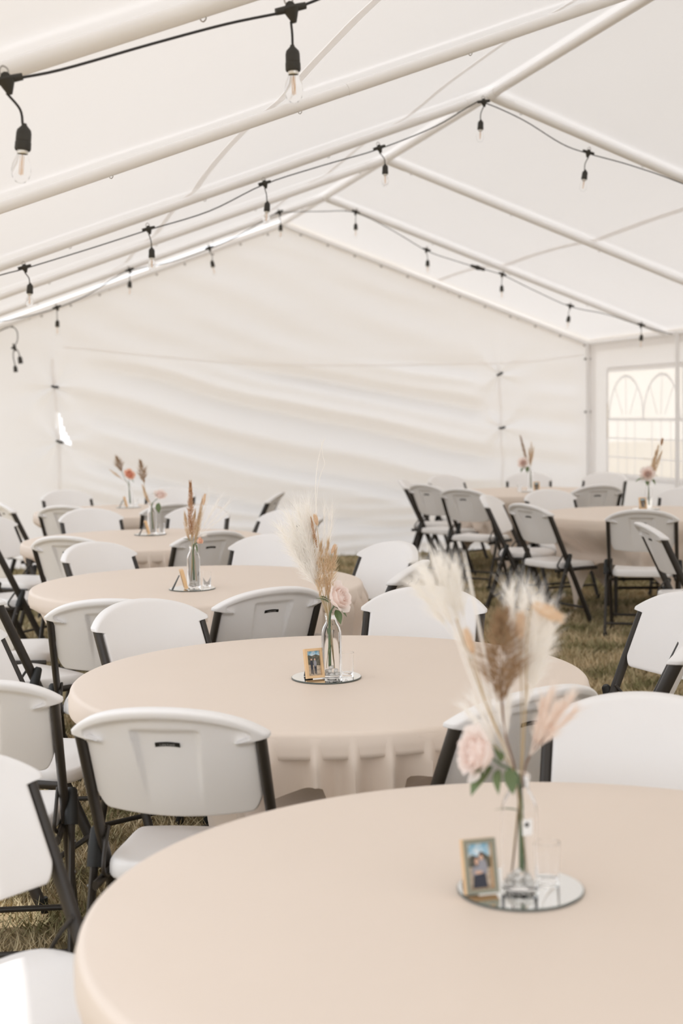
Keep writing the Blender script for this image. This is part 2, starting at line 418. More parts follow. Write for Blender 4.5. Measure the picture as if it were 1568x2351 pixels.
# corner and valance trims
strip3([(JW - .10, 0), (JW - .10, EAVE)], .16, 'seam', wr, M['wall'], -.02)
strip3([(-1.4, EAVE - .05), (JW, EAVE - .05)], .10, 'valance', wr, M['wall'], -.03)
b = MB()
b.tube([tent(S_R - .015, JW - .02, 0), tent(S_R - .015, JW - .02, EAVE)], .006, 6)
obj('corner_cord', b.mesh('corner_cord', M['seam']), wr)
b = MB(); b.box((0, 0, 0), (.10, .02, .022)); tie_me = b.mesh('tie', M['rivet'])
for zz in (2.06, 1.48):
    o = obj('corner_tie', tie_me, wr, tent(S_R - .04, JW - .04, zz), (0, 0, -YAW))

# ------------------------------------------------------------------ tent frame of pipes
frame = empty('tent_frame', tent(RX, 6, 0)); tag(frame, 'white steel pipe frame of the pitched party tent', 'tent frame')
finv = Matrix.Translation(frame.location).inverted()
def fpart(name, mb, m, parent=frame, **k):
    mb.v = [tuple(finv @ Vector(p)) for p in mb.v] if parent is frame else mb.v
    return obj(name, mb.mesh(name, m, **k), parent)
PR = .0255
hook = MB(); hook.tube(smooth_path([(0, 0, .016), (.007, 0, .006), (0, 0, -.003), (-.007, 0, .003), (-.002, 0, .011)], 5), .0018, 5)
hook_me = hook.mesh('hook', M['steel'])
for j in RIBS:
    far = j > 14
    for sg in (-1, 1):
        pr = PR if not far else .02
        b = MB(); dz = -.02 if far else 0
        jj = j - (.06 if far else 0)
        p0 = tent(RX, jj, RZ + dz - pr * .6); p1 = tent(RX + sg * HW, jj, roofz(RX + sg * HW) + dz - pr * .6)
        L = (p1 - p0).length; d = (p1 - p0) / L
        cut = .46
        b.tube([p0, p0 + d * (L * cut)], pr, 16); b.tube([p0 + d * (L * cut), p0 + d * (L * cut + .001), p1], [pr * .9, pr * .96, pr * .96], 16)
        r = fpart('rafter', b, M['pipe'], sharp=50)
        for q in (.06, .30, .52, .75):
            h = obj('hook', hook_me, r, finv @ (p0 + d * (L * q) - Z * (pr + .006)))
    # collars at the ridge
    b = MB()
    if not far:
        for sg in (-1, 1):
            d = (tent(RX + sg * HW, j, EAVE) - tent(RX, j, RZ)).normalized(); p0 = tent(RX, j, RZ - PR * .6)
            b.tube([p0, p0 + d * .16], PR * 1.16, 16)
        b.tube([tent(RX, j - .13, RZ - PR * .6), tent(RX, j + .13, RZ - PR * .6)], PR * 1.16, 16)
        fpart('ridge_joint', b, M['pipe'], sharp=50)
for a_, c_ in zip(RIBS[:-1], RIBS[1:]):
    b = MB(); b.tube([tent(RX, a_ + .01, RZ - PR * .6), tent(RX, c_ - .01, RZ - PR * .6)], PR, 16); fpart('ridge_pipe', b, M['pipe'])
    for sE in (S_L, S_R):
        b = MB(); s_ = sE + (.03 if sE < RX else -.03)
        b.tube([tent(s_, a_, EAVE - .01), tent(s_, c_, EAVE - .01)], PR * .9, 12); fpart('eave_pipe', b, M['pipe'])
for j in RIBS:
    for sE in (S_L, S_R):
        s_ = sE + (.05 if sE < RX else -.05); jj = j - (.07 if j > 14 else 0) - (.27 if 12 < j < 13 else 0)
        b = MB(); b.tube([tent(s_, jj, .01), tent(s_, jj, EAVE)], PR * .9, 12); b.tube([tent(s_, jj, 0), tent(s_, jj, .012)], .06, 12)
        fpart('leg_pole', b, M['pipe'], sharp=50)
# grey bungee balls along the gable rafters
b = MB(); b.lathe([(.0001, -.014), (.011, -.009), (.014, 0), (.011, .009), (.0001, .014)], 8); ball_me = b.mesh('bungee_ball', M['steel'])
for k in range(12):
    t = (k + .6) / 12
    for sg in (-1, 1):
        s = RX + sg * HW * t
        o = obj('bungee_ball', ball_me, wb, tent(s, JW - .10, roofz(s) - .075))

# ------------------------------------------------------------------ string lights
b = MB(); b.lathe([(.0001, .041), (.005, .040), (.006, .036), (.0155, .026), (.0175, .018), (.0178, 0), (.0172, -.001), (.0185, -.003), (.0188, -.018), (.0170, -.022), (.0150, -.014), (.0001, -.010)], 16); sock_me = b.mesh('socket', M['socket'], sharp=30)
b = MB(); b.lathe([(.0001, -.012), (.0125, -.012), (.0130, -.026), (.0120, -.030)], 14); shell_me = b.mesh('shell', M['brass'], sharp=30)
b = MB(); b.lathe([(.0118, -.026), (.0135, -.034), (.0205, -.052), (.0225, -.068), (.019, -.084), (.010, -.094), (.0001, -.097)], 18); bulb_me = b.mesh('bulb', M['bulbglass'])
b = MB(); b.tube([(0, 0, -.03), (.001, 0, -.06), (0, 0, -.078)], .0011, 5)
for k in range(4): b.tube([(.004 * math.cos(k * PI / 2), .004 * math.sin(k * PI / 2), -.034), (.005 * math.cos(k * PI / 2 + .5), .005 * math.sin(k * PI / 2 + .5), -.076)], .0006, 4)
fil_me = b.mesh('filament', M['filament'])
b = MB(); b.tube([(-.038, 0, 0), (-.012, 0, 0), (.012, 0, 0), (.038, 0, 0)], [.0085, .0095, .0095, .0085], 10, up=(0, 0, 1))
b.tube([(0, 0, .0), (0, 0, -.018), (0, 0, -.034)], [.021, .013, .0055], 10)
b.tube([(0, -.004, .006), (0, .004, .006)], .012, 10)
tee_me = b.mesh('tee', M['socket'], sharp=50)
b = MB(); b.tube(smooth_path([(-.006, 0, .006), (-.010, 0, .022), (0, 0, .032), (.010, 0, .022), (.006, 0, .006)], 4), .0022, 6); ring_me = b.mesh('ring', M['steel'])

def string_light(label, j, cord, socks, extra=()):
    base = tent(cord[0][0], j, 0)
    root = empty('string_light', base); tag(root, label, 'string light', 'string lights hung from the tent rafters')
    W = lambda s, z, dj=0: tent(s, j + dj, z) - base
    b = MB(); b.tube(smooth_path([W(*p) for p in cord], 5), .0034, 6); obj('cord', b.mesh('cord', M['cord']), root)
    for tee, top, bot in socks:
        # cord slope at the tee
        sl = 0
        for p, q in zip(cord[:-1], cord[1:]):
            if p[0] <= tee[0] <= q[0]: sl = math.atan2(q[1] - p[1], q[0] - p[0])
        t = obj('tee_connector', tee_me, root, W(tee[0], tee[1] + .012), (0, -sl * .8, -YAW))
        obj('hanging_ring', ring_me, t)
        dirv = Vector((bot[0] - top[0], bot[1] - top[1])); tilt = math.atan2(dirv.x, -dirv.y)
        sp_ = W(top[0], top[1]); L = .075
        ctr = sp_ - Z * .038
        so = obj('socket', sock_me, root, ctr, (0, -tilt, -YAW))
        obj('lamp_shell', shell_me, so); obj('bulb', bulb_me, so); obj('filament', fil_me, so)
        p0 = W(tee[0], tee[1] - .018); p1 = sp_ - Z * .002
        mid = (p0 + p1) / 2 + S * (.35 * (p1 - p0).dot(S))
        b = MB(); b.tube(smooth_path([p0, mid, p1], 5), .0030, 6); obj('drop_wire', b.mesh('drop_wire', M['cord']), root)
    for kind, (s, z), sl in extra:
        b = MB(); b.tube([(-.07, 0, 0), (-.02, 0, 0), (-.015, 0, 0), (.015, 0, 0), (.02, 0, 0), (.07, 0, 0)], [.014, .016, .022, .022, .016, .014], 10)
        obj('plug_joint', b.mesh('plug_joint', M['socket'], sharp=40), root, W(s, z), (0, -sl, -YAW))
    return root
string_light('black string light with large clear bulbs under the rafter nearest the tent entrance', 3.40,
    [(-.28, 2.22), (.028, 2.29), (.106, 2.314), (.224, 2.342), (.437, 2.411), (.613, 2.465), (.741, 2.497), (.771, 2.507), (.848, 2.539), (.98, 2.603), (1.4, 2.76), (1.9, 2.93), (2.45, 3.14), (3.07, 3.38), (3.4, 3.25), (3.8, 3.12), (4.5, 2.86), (5.2, 2.63), (5.9, 2.36), (6.5, 2.2)],
    [((.100, 2.302), (.134, 2.215), (.128, 2.156)), ((.770, 2.497), (.773, 2.422), (.774, 2.366))] + [((q, w), (q, w - .08), (q, w - .14)) for q, w in ((1.9, 2.925), (2.45, 3.135), (3.07, 3.375), (3.8, 3.115), (4.5, 2.855), (5.2, 2.625), (5.9, 2.355))])
string_light('black string light with clear bulbs along the ridge rafter over the middle table', 8.30,
    [(-.28, 2.20), (.176, 2.333), (.309, 2.37), (.664, 2.482), (1.015, 2.598), (1.372, 2.712), (1.703, 2.874), (2.055, 2.992), (2.405, 3.099), (2.763, 3.245), (3.0, 3.383), (3.076, 3.396), (3.325, 3.303), (3.582, 3.166), (3.763, 3.111), (4.052, 3.046), (4.407, 2.942), (5.1, 2.70), (5.8, 2.46), (6.5, 2.24)],
    [((.312, 2.368), (.338, 2.290), (.333, 2.221)), ((1.017, 2.594), (1.032, 2.499), (1.031, 2.439)), ((1.704, 2.870), (1.716, 2.776), (1.710, 2.710)), ((2.407, 3.096), (2.442, 3.011), (2.441, 2.944)), ((3.072, 3.392), (3.050, 3.293), (3.047, 3.236)), ((3.760, 3.108), (3.733, 3.011), (3.724, 2.952))])
s3 = [((.734, 2.456), (.735, 2.358), (.733, 2.313)), ((1.367, 2.782), (1.366, 2.698), (1.364, 2.649)), ((2.074, 2.980), (2.100, 2.883), (2.107, 2.845)), ((2.710, 3.304), (2.721, 3.210), (2.720, 3.164)), ((3.421, 3.320), (3.416, 3.230), (3.415, 3.175)), ((4.088, 2.990), (4.096, 2.909), (4.095, 2.865)), ((4.828, 2.773), (4.819, 2.683), (4.819, 2.638)), ((5.507, 2.484), (5.488, 2.401), (5.479, 2.347)), ((6.241, 2.304), (6.241, 2.223), (6.236, 2.169))]
string_light('black string light with small bulbs and a plug joint beside the gable wall', 12.58,
    [(-.25, 2.29), (.109, 2.331), (.254, 2.346), (.474, 2.387), (.734, 2.458), (.997, 2.572), (1.226, 2.716), (1.368, 2.785), (1.763, 2.872), (2.075, 2.982), (2.311, 3.088), (2.551, 3.226), (2.711, 3.306), (3.112, 3.329), (3.421, 3.324), (3.765, 3.169), (4.088, 2.992), (4.349, 2.907), (4.583, 2.842), (4.828, 2.776), (5.124, 2.644), (5.507, 2.487), (5.878, 2.414), (6.241, 2.306), (6.58, 2.22)],
    s3, [('plug', (4.583, 2.842), -.27)])
# loose end dangling at the gable wall
def loose_end():
    j = 14.25; base = tent(.3, j, 0); root = empty('string_light', base)
    tag(root, 'loose cord end with two sockets dangling at the gable wall', 'string light', 'string lights hung from the tent rafters')
    W = lambda s, z: tent(s, j, z) - base
    b = MB(); b.tube(smooth_path([W(-.2, 2.20), W(.16, 2.298), W(.286, 2.361), W(.39, 2.399), W(.443, 2.361), W(.448, 2.276), W(.417, 2.201), W(.402, 2.120), W(.416, 2.03)], 6), .0045, 6); obj('cord', b.mesh('cord', M['cord']), root)
    b = MB(); b.tube(smooth_path([W(.417, 2.201), W(.45, 2.16), W(.462, 2.12)], 6), .0045, 6); obj('drop_wire', b.mesh('drop_wire', M['cord']), root)
    obj('tee_connector', tee_me, root, W(.417, 2.20), (0, 1.3, -YAW))
    so = obj('socket', sock_me, root, W(.468, 2.07), (0, -.12, -YAW)); so.scale = (1.25,) * 3
    so = obj('socket', sock_me, root, W(.42, 1.985), (0, -.1, -YAW)); so.scale = (1.1,) * 3
loose_end()

# ------------------------------------------------------------------ folding chair
CHT, EARZ, BOTZ = .868, .790, .575          # back: top, ear, bottom heights
LEAN = .47
def post_y(z): return -.238 + (EARZ - z) * LEAN
HWB = .207
def make_chair_meshes():
    me = {}
    # --- backrest shell
    nu, nv = 97, 53
    us = [math.sin((i / (nu - 1) - .5) * PI) * .55 + (i / (nu - 1) - .5) * 2 * .45 for i in range(nu)]
    vsx = [.5 - .5 * math.cos(PI * j / (nv - 1)) for j in range(nv)]
    vsx = [.55 * a + .45 * j / (nv - 1) for j, a in enumerate(vsx)]
    def top_z(u): return CHT + .003 - .046 * u * u - .027 * abs(u) ** 5
    def bot_z(u): return BOTZ + .014 * u * u + .045 * max(0, abs(u) - .86) ** 2 / .0196
    def halfw(z): return HWB + .034 * sst(EARZ - .012, EARZ - .002, z) - .004 * (1 - sst(.5, .6, z))
    def front(u, v):
        zb, zt = bot_z(u), top_z(u); z = zb + (zt - zb) * v
        x = u * halfw(z)
        y = post_y(z) - .054 * (1 - (x / .24) ** 2) + .015
        s_ = min((1 - abs(u)) * halfw(z), zt - z, (z - zb) * .9)
        r = .012
        if s_ < r: y -= r * (1 - math.sqrt(max(0, 1 - (1 - s_ / r) ** 2)))
        return x, y, z, s_
    def back(u, v):
        x, y, z, s_ = front(u, v); zb, zt = bot_z(u), top_z(u)
        xx = u * halfw(z); y0 = post_y(z) - .054 * (1 - (xx / .24) ** 2) + .015
        t = .024
        lip = max(1 - sst(.022, .036, zt - z), (1 - sst(.036, .050, (1 - abs(u)) * halfw(z))) * sst(EARZ - .024, EARZ - .010, z))
        t += .024 * lip
        # sunken centre panel on the rear
        pw = .080 - .016 * (.805 - z) / .22
        ins = sst(-.004, .006, pw - abs(x)) * sst(-.003, .005, .808 - z) * sst(.580, .79, z)
        t -= .018 * ins
        yb = y0 - t
        r = .014 if lip > .3 else .005
        if s_ < r: yb += min(r, t * .6) * (1 - math.sqrt(max(0, 1 - (1 - s_ / r) ** 2)))
        return x, yb, z
    b = MB()
    fv = [front(u, v)[:3] for v in vsx for u in us]; bv = [back(u, v) for v in vsx for u in us]
    fs = [(j * nu + i, j * nu + i + 1, (j + 1) * nu + i + 1, (j + 1) * nu + i) for j in range(nv - 1) for i in range(nu - 1)]
    o = len(fv); allf = list(fs) + [tuple(reversed([k + o for k in f])) for f in fs]
    ring = [i for i in range(nu)] + [j * nu + nu - 1 for j in range(1, nv)] + [(nv - 1) * nu + i for i in range(nu - 2, -1, -1)] + [j * nu for j in range(nv - 2, 0, -1)]
    for a, c in zip(ring, ring[1:] + ring[:1]): allf.append((a, a + o, c + o, c))
    b.add(fv + bv, allf); me['back'] = b.mesh('backrest', M['plastic'], sharp=70)
    # --- handle slot plate and lettering on the rear
    zs = .768; x_, yb_, _ = back(0, (zs - BOTZ) / (CHT - BOTZ))
    tilt = math.atan(LEAN)
    b = MB(); n = 15; pts = []
    for k in range(n):
        u = -1 + 2 * k / (n - 1); w_ = .030 * u; arch = .0028 * (1 - u * u)
        pts += [(w_, -.001, -.0052 + arch), (w_, -.001, .0062 + arch - .001 * abs(u)), (w_, .004, -.0052 + arch), (w_, .004, .0062 + arch)]
    fs = []
    for k in range(n - 1):
        a = 4 * k; fs += [(a, a + 1, a + 5, a + 4), (a + 1, a + 3, a + 7, a + 5), (a, a + 4, a + 6, a + 2)]
    fs += [(0, 2, 3, 1), (4 * n - 4, 4 * n - 3, 4 * n - 1, 4 * n - 2)]
    b.add(pts, fs); me['slot'] = b.mesh('handle_slot', M['black'], smooth=False)
    me['slot_loc'] = (0, yb_ - .0005, zs); me['slot_rot'] = (tilt, 0, 0)
    cu = bpy.data.curves.new('lettering', 'FONT'); cu.body = 'LIFETIME'; cu.size = .0088; cu.align_x = 'CENTER'; cu.align_y = 'CENTER'; cu.space_character = 1.12; cu.resolution_u = 2
    to = bpy.data.objects.new('tmp', cu); COL.objects.link(to)
    dg = bpy.context.evaluated_depsgraph_get(); tm = bpy.data.meshes.new_from_object(to.evaluated_get(dg)); bpy.data.objects.remove(to)
    tm.materials.clear(); tm.materials.append(M['letter']); me['text'] = tm
    # --- seat
    b = MB(); nr, na = 22, 64
    zt = .452
    def seat_pt(r, a, top=True):
        n_ = 5.0; c, s_ = math.cos(a), math.sin(a)
        k = 1 / (abs(c) ** n_ + abs(s_) ** n_) ** (1 / n_)
        hw = .203 + .006 * (s_ > 0) * s_; x = r * k * c * hw; y = r * k * s_ * .200
        return x, y
    prof = [(r, 0) for r in np.linspace(0, .93, 12)] + [(.955, -.0015), (.975, -.005), (.99, -.011), (1.0, -.02), (1.003, -.035), (.992, -.043), (.97, -.045), (.93, -.040), (.5, -.034), (0.001, -.034)]
    vs_ = []
    for r, dz in prof:
        for a in range(na):
            an = 2 * PI * a / na; x, y = seat_pt(max(r, .001), an)
            z = zt + dz
            if dz > -.012: z += -.010 * (1 - min(1, (x / .19) ** 2)) * (1 - min(1, (y / .19) ** 2)) - .016 * sst(.10, .20, y) + .004 * sst(-.1, -.2, y)
            else: z -= .012 * sst(.10, .20, y)
            vs_.append((x, y, z))
    k = len(prof); fs = [(i * na + a, i * na + (a + 1) % na, (i + 1) * na + (a + 1) % na, (i + 1) * na + a) for i in range(k - 1) for a in range(na)]
    b.add(vs_, fs); me['seat'] = b.mesh('seat', M['plastic'], sharp=70)
    # --- frame
    px = .221
    def zy(z, x, dy=0): return (x, post_y(z) + dy, z)
    for sd, key in ((-1, 'L'), (1, 'R')):
        b = MB(); b.tube([zy(EARZ + .000, sd * px, -.018), zy(.02, sd * px, -.018)], .0195, 16, ry=.0130, up=(0, 1, 0))
        me['post' + key] = b.mesh('back_post', M['frame'], sharp=50)
        b = MB(); top = Vector((sd * (px + .020), post_y(.50) + .004, .50)); bot = Vector((sd * (px + .020), -.262, .02))
        d = (bot - top); 
        b.tube([top + d * .10, bot], .0175, 12, ry=.0100, up=(0, 1, 0)); me['rear' + key] = b.mesh('rear_leg', M['frame'], sharp=50)
        b = MB(); b.tube([top - d * .03, top - d * .015, top + d * .08, top + d * .17], [.010, .016, .0195, .0195], 12, ry=None, up=(0, 1, 0)); me['cap' + key] = b.mesh('leg_cap', M['black'], sharp=50)
        for q in (.26, .42):
            b = MB(); p = top + d * q + Vector((sd * .009, 0, 0)); b.tube([p, p + Vector((sd * .004, 0, 0))], [.006, .0045], 8)
            me['rivet%d' % (q * 100) + key] = b.mesh('rivet', M['rivet'])
        b = MB(); y1 = post_y(.425)
        b.tube([(sd * .212, -.205, .398), (sd * .212, .05, .402), (sd * .205, .175, .400)], .013, 8, ry=.008, up=(0, 0, 1)); me['rail' + key] = b.mesh('seat_rail', M['frame'], sharp=50)
        b = MB(); pt = Vector(zy(.52, sd * (px - .016))); 
        b.tube(smooth_path([pt, Vector((sd * .203, -.150, .475)), Vector((sd * .200, -.175, .43)), Vector((sd * .203, -.135, .402)), Vector((sd * .206, -.06, .402))], 5), .0055, 7); me['brace' + key] = b.mesh('fold_brace', M['frame'])
        for fk, (y, x) in (('front', (post_y(.02) - .018, px)), ('back', (-.262, px + .020))):
            b = MB(); b.tube([(sd * x, y + (.004 if fk == 'front' else -.004), 0.0), (sd * x, y, .045)], [.0215, .0205], 12, up=(0, 1, 0), ry=.0165); me['foot' + fk + key] = b.mesh('foot_cap', M['black'], sharp=50)
    b = MB(); b.tube([(-px, post_y(.115), .115), (px, post_y(.115), .115)], .009, 10); me['strF'] = b.mesh('stretcher', M['frame'])
    b = MB(); z_ = .10; t = (.50 - z_) / .48; y_ = (post_y(.50) + .004) * (1 - t) + -.262 * t
    b.tube([(-px - .02, y_, z_), (px + .02, y_, z_)], .009, 10); me['strR'] = b.mesh('stretcher', M['frame'])
    b = MB(); b.tube([(-px, post_y(.415), .408), (px, post_y(.415), .408)], .009, 8); me['strS'] = b.mesh('cross_bar', M['frame'])
    return me
CM = make_chair_meshes()
def make_chair():
    r = empty('folding_chair')
    bk = obj('backrest', CM['back'], r)
    sl = obj('handle_slot', CM['slot'], bk, CM['slot_loc'], CM['slot_rot'])
    tx = obj('lettering', CM['text'], bk, (CM['slot_loc'][0], CM['slot_loc'][1] - .0018, CM['slot_loc'][2] + .0005), (PI / 2 + CM['slot_rot'][0], 0, 0))
    obj('seat', CM['seat'], r)
    for k in 'LR':
        obj('back_post', CM['post' + k], r)
        l = obj('rear_leg', CM['rear' + k], r); obj('leg_cap', CM['cap' + k], l)
        obj('rivet', CM['rivet26' + k], l); obj('rivet', CM['rivet42' + k], l)
        obj('seat_rail', CM['rail' + k], r); obj('fold_brace', CM['brace' + k], r)
        obj('foot_cap', CM['footfront' + k], r); obj('foot_cap', CM['footback' + k], r)
    obj('stretcher', CM['strF'], r); obj('stretcher', CM['strR'], r); obj('cross_bar', CM['strS'], r)
    return r

TAB = {'T1': (.35, 2.24), 'T2': (-.044, 4.263), 'T3': (-.68, 6.63), 'T4': (-1.256, 9.03), 'T5': (-1.75, 11.7), 'R1': (2.25, 10.55), 'R2': (1.80, 13.45)}
DESC = {'T1': 'the table with three bunny tails', 'T2': 'the table with fluffy white pampas and pink rose', 'T3': 'the table with the foxtail plume',
        'T4': 'the table with pale rose and brown reed', 'T5': 'the coral rose table', 'R1': 'the table with pink rose and tan reeds', 'R2': 'the table with the slim dark plume'}
# table, x, y, facing (deg), label
CHAIRS = [
 ('T1', .62, 3.00, 254, 'white folding chair facing the table with three bunny tails, bright front showing'),
 ('T2', -1.01, 3.96, 95, 'white folding chair turned askew, its seat beside the lettered chair'),
 ('T1', -.60, 2.62, 323, 'white folding chair beside the bunny tail table with a sunlit seat'),
 ('T2', -.375, 3.57, 81, 'white folding chair with sharp lettered handle slot at the pink rose table'),
 ('T2', .305, 3.69, 124, 'white folding chair pushed deep under the pink rose table, behind the bunny tails'),
 ('T2', -.53, 4.90, 311, 'white folding chair at the pink rose table facing the lettered chair'),
 ('T2', .235, 5.08, 254, 'white folding chair at the pink rose table, next to the white straw plume'),
 ('T2', -1.00, 4.58, 345, 'white folding chair at the pink rose table on its outer side, front showing'),
 ('T2', 1.00, 4.96, 208, 'white folding chair on the aisle grass, front turned to the pink rose table'),
 ('T2', .80, 4.43, 163, 'white folding chair on the aisle grass with grey rear beside the pink rose table'),
 ('T3', -.885, 5.52, 93, 'white folding chair at the foxtail table, half hidden by another chair'),
 ('T3', -.42, 5.74, 121, 'grey-backed folding chair at the foxtail table with handle slot beside a bottle'),
 ('T3', -1.345, 6.02, 42, 'white folding chair at the foxtail table with steep dark post, on its outer side'),
 ('T3', -1.09, 7.28, 318, 'white folding chair at the foxtail table facing its half hidden chair'),
 ('T3', -.50, 7.52, 247, 'white folding chair at the foxtail table beside white pampas'),
 ('T3', .02, 7.08, 214, 'white folding chair at the foxtail table on the aisle side, front showing'),
 ('T3', .04, 6.42, 163, 'white folding chair at the foxtail table on the aisle side, rear showing'),
 ('T3', -1.56, 6.72, 2, 'white folding chair at the foxtail table on its outer side, seat showing'),
 ('T4', -1.46, 8.23, 72, 'white folding chair with handle slot at the pale rose table, back to the foxtail table'),
 ('T4', -.90, 8.38, 122, 'grey-backed folding chair at the pale rose table, directly behind the foxtail bottle'),
 ('T4', -1.66, 9.90, 300, 'white folding chair at the pale rose table facing the slotted chair'),
 ('T4', -1.08, 9.98, 260, 'white folding chair at the pale rose table behind its rose'),
 ('T4', -.62, 9.55, 219, 'white folding chair at the pale rose table on the aisle side, front showing'),
 ('T4', -.47, 9.02, 170, 'white folding chair at the pale rose table on the aisle side, rear showing'),
 ('T4', -2.13, 9.48, 335, 'white folding chair at the pale rose table on its outer side, front showing'),
 ('T4', -1.93, 8.62, 30, 'white folding chair at the pale rose table on its outer side, rear showing'),
 ('T5', -1.99, 10.88, 74, 'white folding chair at the coral rose table, back to the pale rose table'),
 ('T5', -1.38, 10.93, 112, 'white folding chair at the coral rose table, behind the pale rose'),
 ('T5', -2.32, 12.45, 300, 'white folding chair at the coral rose table, against the gable wall'),
 ('T5', -1.58, 12.58, 262, 'white folding chair at the coral rose table between gable wall and rose'),
 ('T5', -.83, 11.95, 172, 'white folding chair at the coral rose table on the aisle side, grey rear showing'),
 ('T5', -2.42, 11.32, 27, 'white folding chair at the coral rose table on its outer side, rear showing'),
 ('R2', .98, 13.00, 40, 'white folding chair at the slim plume table, closest to the gable wall foot'),
 ('R2', 1.20, 12.25, 52, 'white folding chair at the slim plume table, between wall-side chair and tan reed table'),
 ('R2', 1.22, 14.25, 305, 'white folding chair against the gable wall at the slim plume table, beside its corner'),
 ('R2', 1.90, 14.35, 263, 'white folding chair against the gable wall directly behind the slim plume'),
 ('R2', 2.55, 14.20, 240, 'white folding chair against the gable wall at the slim plume table, window side'),
 ('R2', 2.16, 12.55, 102, 'grey-backed folding chair at the slim plume table, behind the tan reed table'),
 ('R2', .90, 13.62, 350, 'white folding chair at the slim plume table with only its rim showing'),
 ('R1', 1.42, 10.88, 340, 'white folding chair at the tan reed table, front showing beside the slotted chairs'),
 ('R1', 1.56, 10.18, 30, 'white folding chair at the tan reed table with its whole side frame in view'),
 ('R1', 1.80, 11.34, 292, 'white folding chair at the tan reed table, behind its cloth'),
 ('R1', 2.04, 9.57, 75, 'white folding chair at the tan reed table squarely showing its slotted rear'),
 ('R1', 2.06, 8.22, 3, 'white folding chair turned sideways on the aisle grass, away from the tan reed table'),
 ('R1', 2.72, 11.38, 245, 'white folding chair at the tan reed table behind the pink rose'),
]
chair0 = None
for i, (t, x, y, fdeg, lb) in enumerate(CHAIRS):
    if i == 0: chair0 = make_chair(); c = chair0
    else: c = copy_tree(chair0)
    c.location = (x, y, 0); c.rotation_euler = (0, 0, math.radians(fdeg - 90))
    tag(c, lb, 'chair', 'white folding chairs around the tables')

# ------------------------------------------------------------------ round tables and cloths
TR, TH = .762, .735
def make_table():
    r = empty('round_table')
    b = MB(); b.lathe([(.0001, TH - .004), (TR - .01, TH - .004), (TR - .002, TH - .01), (TR - .002, TH - .045), (TR - .03, TH - .05), (.0001, TH - .05)], 64); obj('tabletop', b.mesh('tabletop', M['tablegrey'], sharp=30), r)
    for sx in (-1, 1):
        for sy in (-1, 1):
            b = MB(); b.tube([(sx * .25, sy * .24, TH - .05), (sx * .27, sy * .24, .05), (sx * .27, sy * .24, .012)], .0145, 10); obj('leg', b.mesh('leg', M['frame']), r)
            b = MB(); b.tube([(sx * .27, sy * .24, 0), (sx * .27, sy * .24, .03)], .018, 10); obj('foot_cap', b.mesh('foot_cap', M['black'], sharp=40), r)
        b = MB(); b.tube([(sx * .265, -.24, .22), (sx * .265, .24, .22)], .011, 8); obj('leg_brace', b.mesh('leg_brace', M['frame']), r)
    return r
table0 = make_table()
TILT = {}
def tuck(tn, a):
    """1 where the cloth is tucked in under the rim, on the outer side of the row"""
    if tn[0] != 'T': return 0
    d = abs((a - math.radians(192) + PI) % (2 * PI) - PI)
    return 1 - sst(math.radians(38), math.radians(62), d)
def cloth_mesh(tn, seed, turn):
    rd = random.Random(seed); cx, cy = TAB[tn]
    near = []
    for t, x, y, fd, _ in CHAIRS:
        d = Vector((x - cx, y - cy))
        if d.length < 1.35: near.append((math.atan2(d.y, d.x), d.length))
    RC = .775; ZT = TH + .012
    nA = 360
    ph = [rd.random() * 6.28 for _ in range(8)]
    def folds(a):
        f = 1 - 2 * abs(math.sin(8.5 * a + ph[0] + 1.1 * math.sin(2 * a + ph[1]) + .7 * math.sin(5 * a + ph[6]))) ** .8
        return .75 * f + .35 * math.sin(27 * a + ph[2] + 1.1 * math.sin(3 * a + ph[3])) + .15 * math.sin(41 * a + ph[4])
    def length(a):
        c = abs(math.cos(a - turn)); s_ = abs(math.sin(a - turn))
        return min(.68, .97 / max(c, s_) - .665) + .02 * math.sin(9 * a + ph[5])
    verts = []; rows = []
    rads = [0.0001] + list(np.linspace(.08, RC - .016, 9)) 
    for r in rads:
        rows.append([(r, a, ZT + (.0016 * nz(3 * r * math.cos(a), 3 * r * math.sin(a), seed) if r > .01 else 0)) for a in np.linspace(0, 2 * PI, nA, endpoint=False)])
    for k in range(1, 6):
        t = k / 5 * PI / 2; rows.append([(RC - .016 + .016 * math.sin(t), a, ZT - .016 + .016 * math.cos(t)) for a in np.linspace(0, 2 * PI, nA, endpoint=False)])
    NS = 26
    for k in range(1, NS + 1):
        row = []
        for a in np.linspace(0, 2 * PI, nA, endpoint=False):
            L = length(a); s_ = L * k / NS
            f = folds(a); g = sst(.045, .19, s_)
            r = RC + .004 - .012 * sst(.05, .09, s_) - .075 * sst(.05, .45, s_) + g * .034 * f * (1 + .8 * s_) - (.042 * sst(.05, .085, s_) if tn in HEM else 0) - .30 * tuck(tn, a) * sst(.05, .30, s_)
            # horizontal crease where the cloth was folded
            r += .007 * math.sin(s_ * 2 * PI / .16 + f * 1.5) * g
            z = ZT - .016 - s_ * .985
            for ca, cr_ in near:
                da = (a - ca + PI) % (2 * PI) - PI
                lim_seat = cr_ - .235
                w = 1 - sst(.20 / max(.3, lim_seat), .46 / max(.3, lim_seat), abs(da))
                wz = 1 - sst(.46, .66, z)
                if r > lim_seat: r = r + (lim_seat - r) * w * wz
                lim_b = cr_ + .06 if z < TH - .058 else 9
                if r > lim_b: r += (lim_b - r) * w
            row.append((max(r, .40), a, z))
        rows.append(row)
    for row in rows:
        for r, a, z in row: verts.append((r * math.cos(a), r * math.sin(a), z))
    k = len(rows); fs = [(i * nA + a, i * nA + (a + 1) % nA, (i + 1) * nA + (a + 1) % nA, (i + 1) * nA + a) for i in range(k - 1) for a in range(nA)]
    b = MB(); b.add(verts, fs); return b.mesh('tablecloth', M['cloth'], sharp=100)
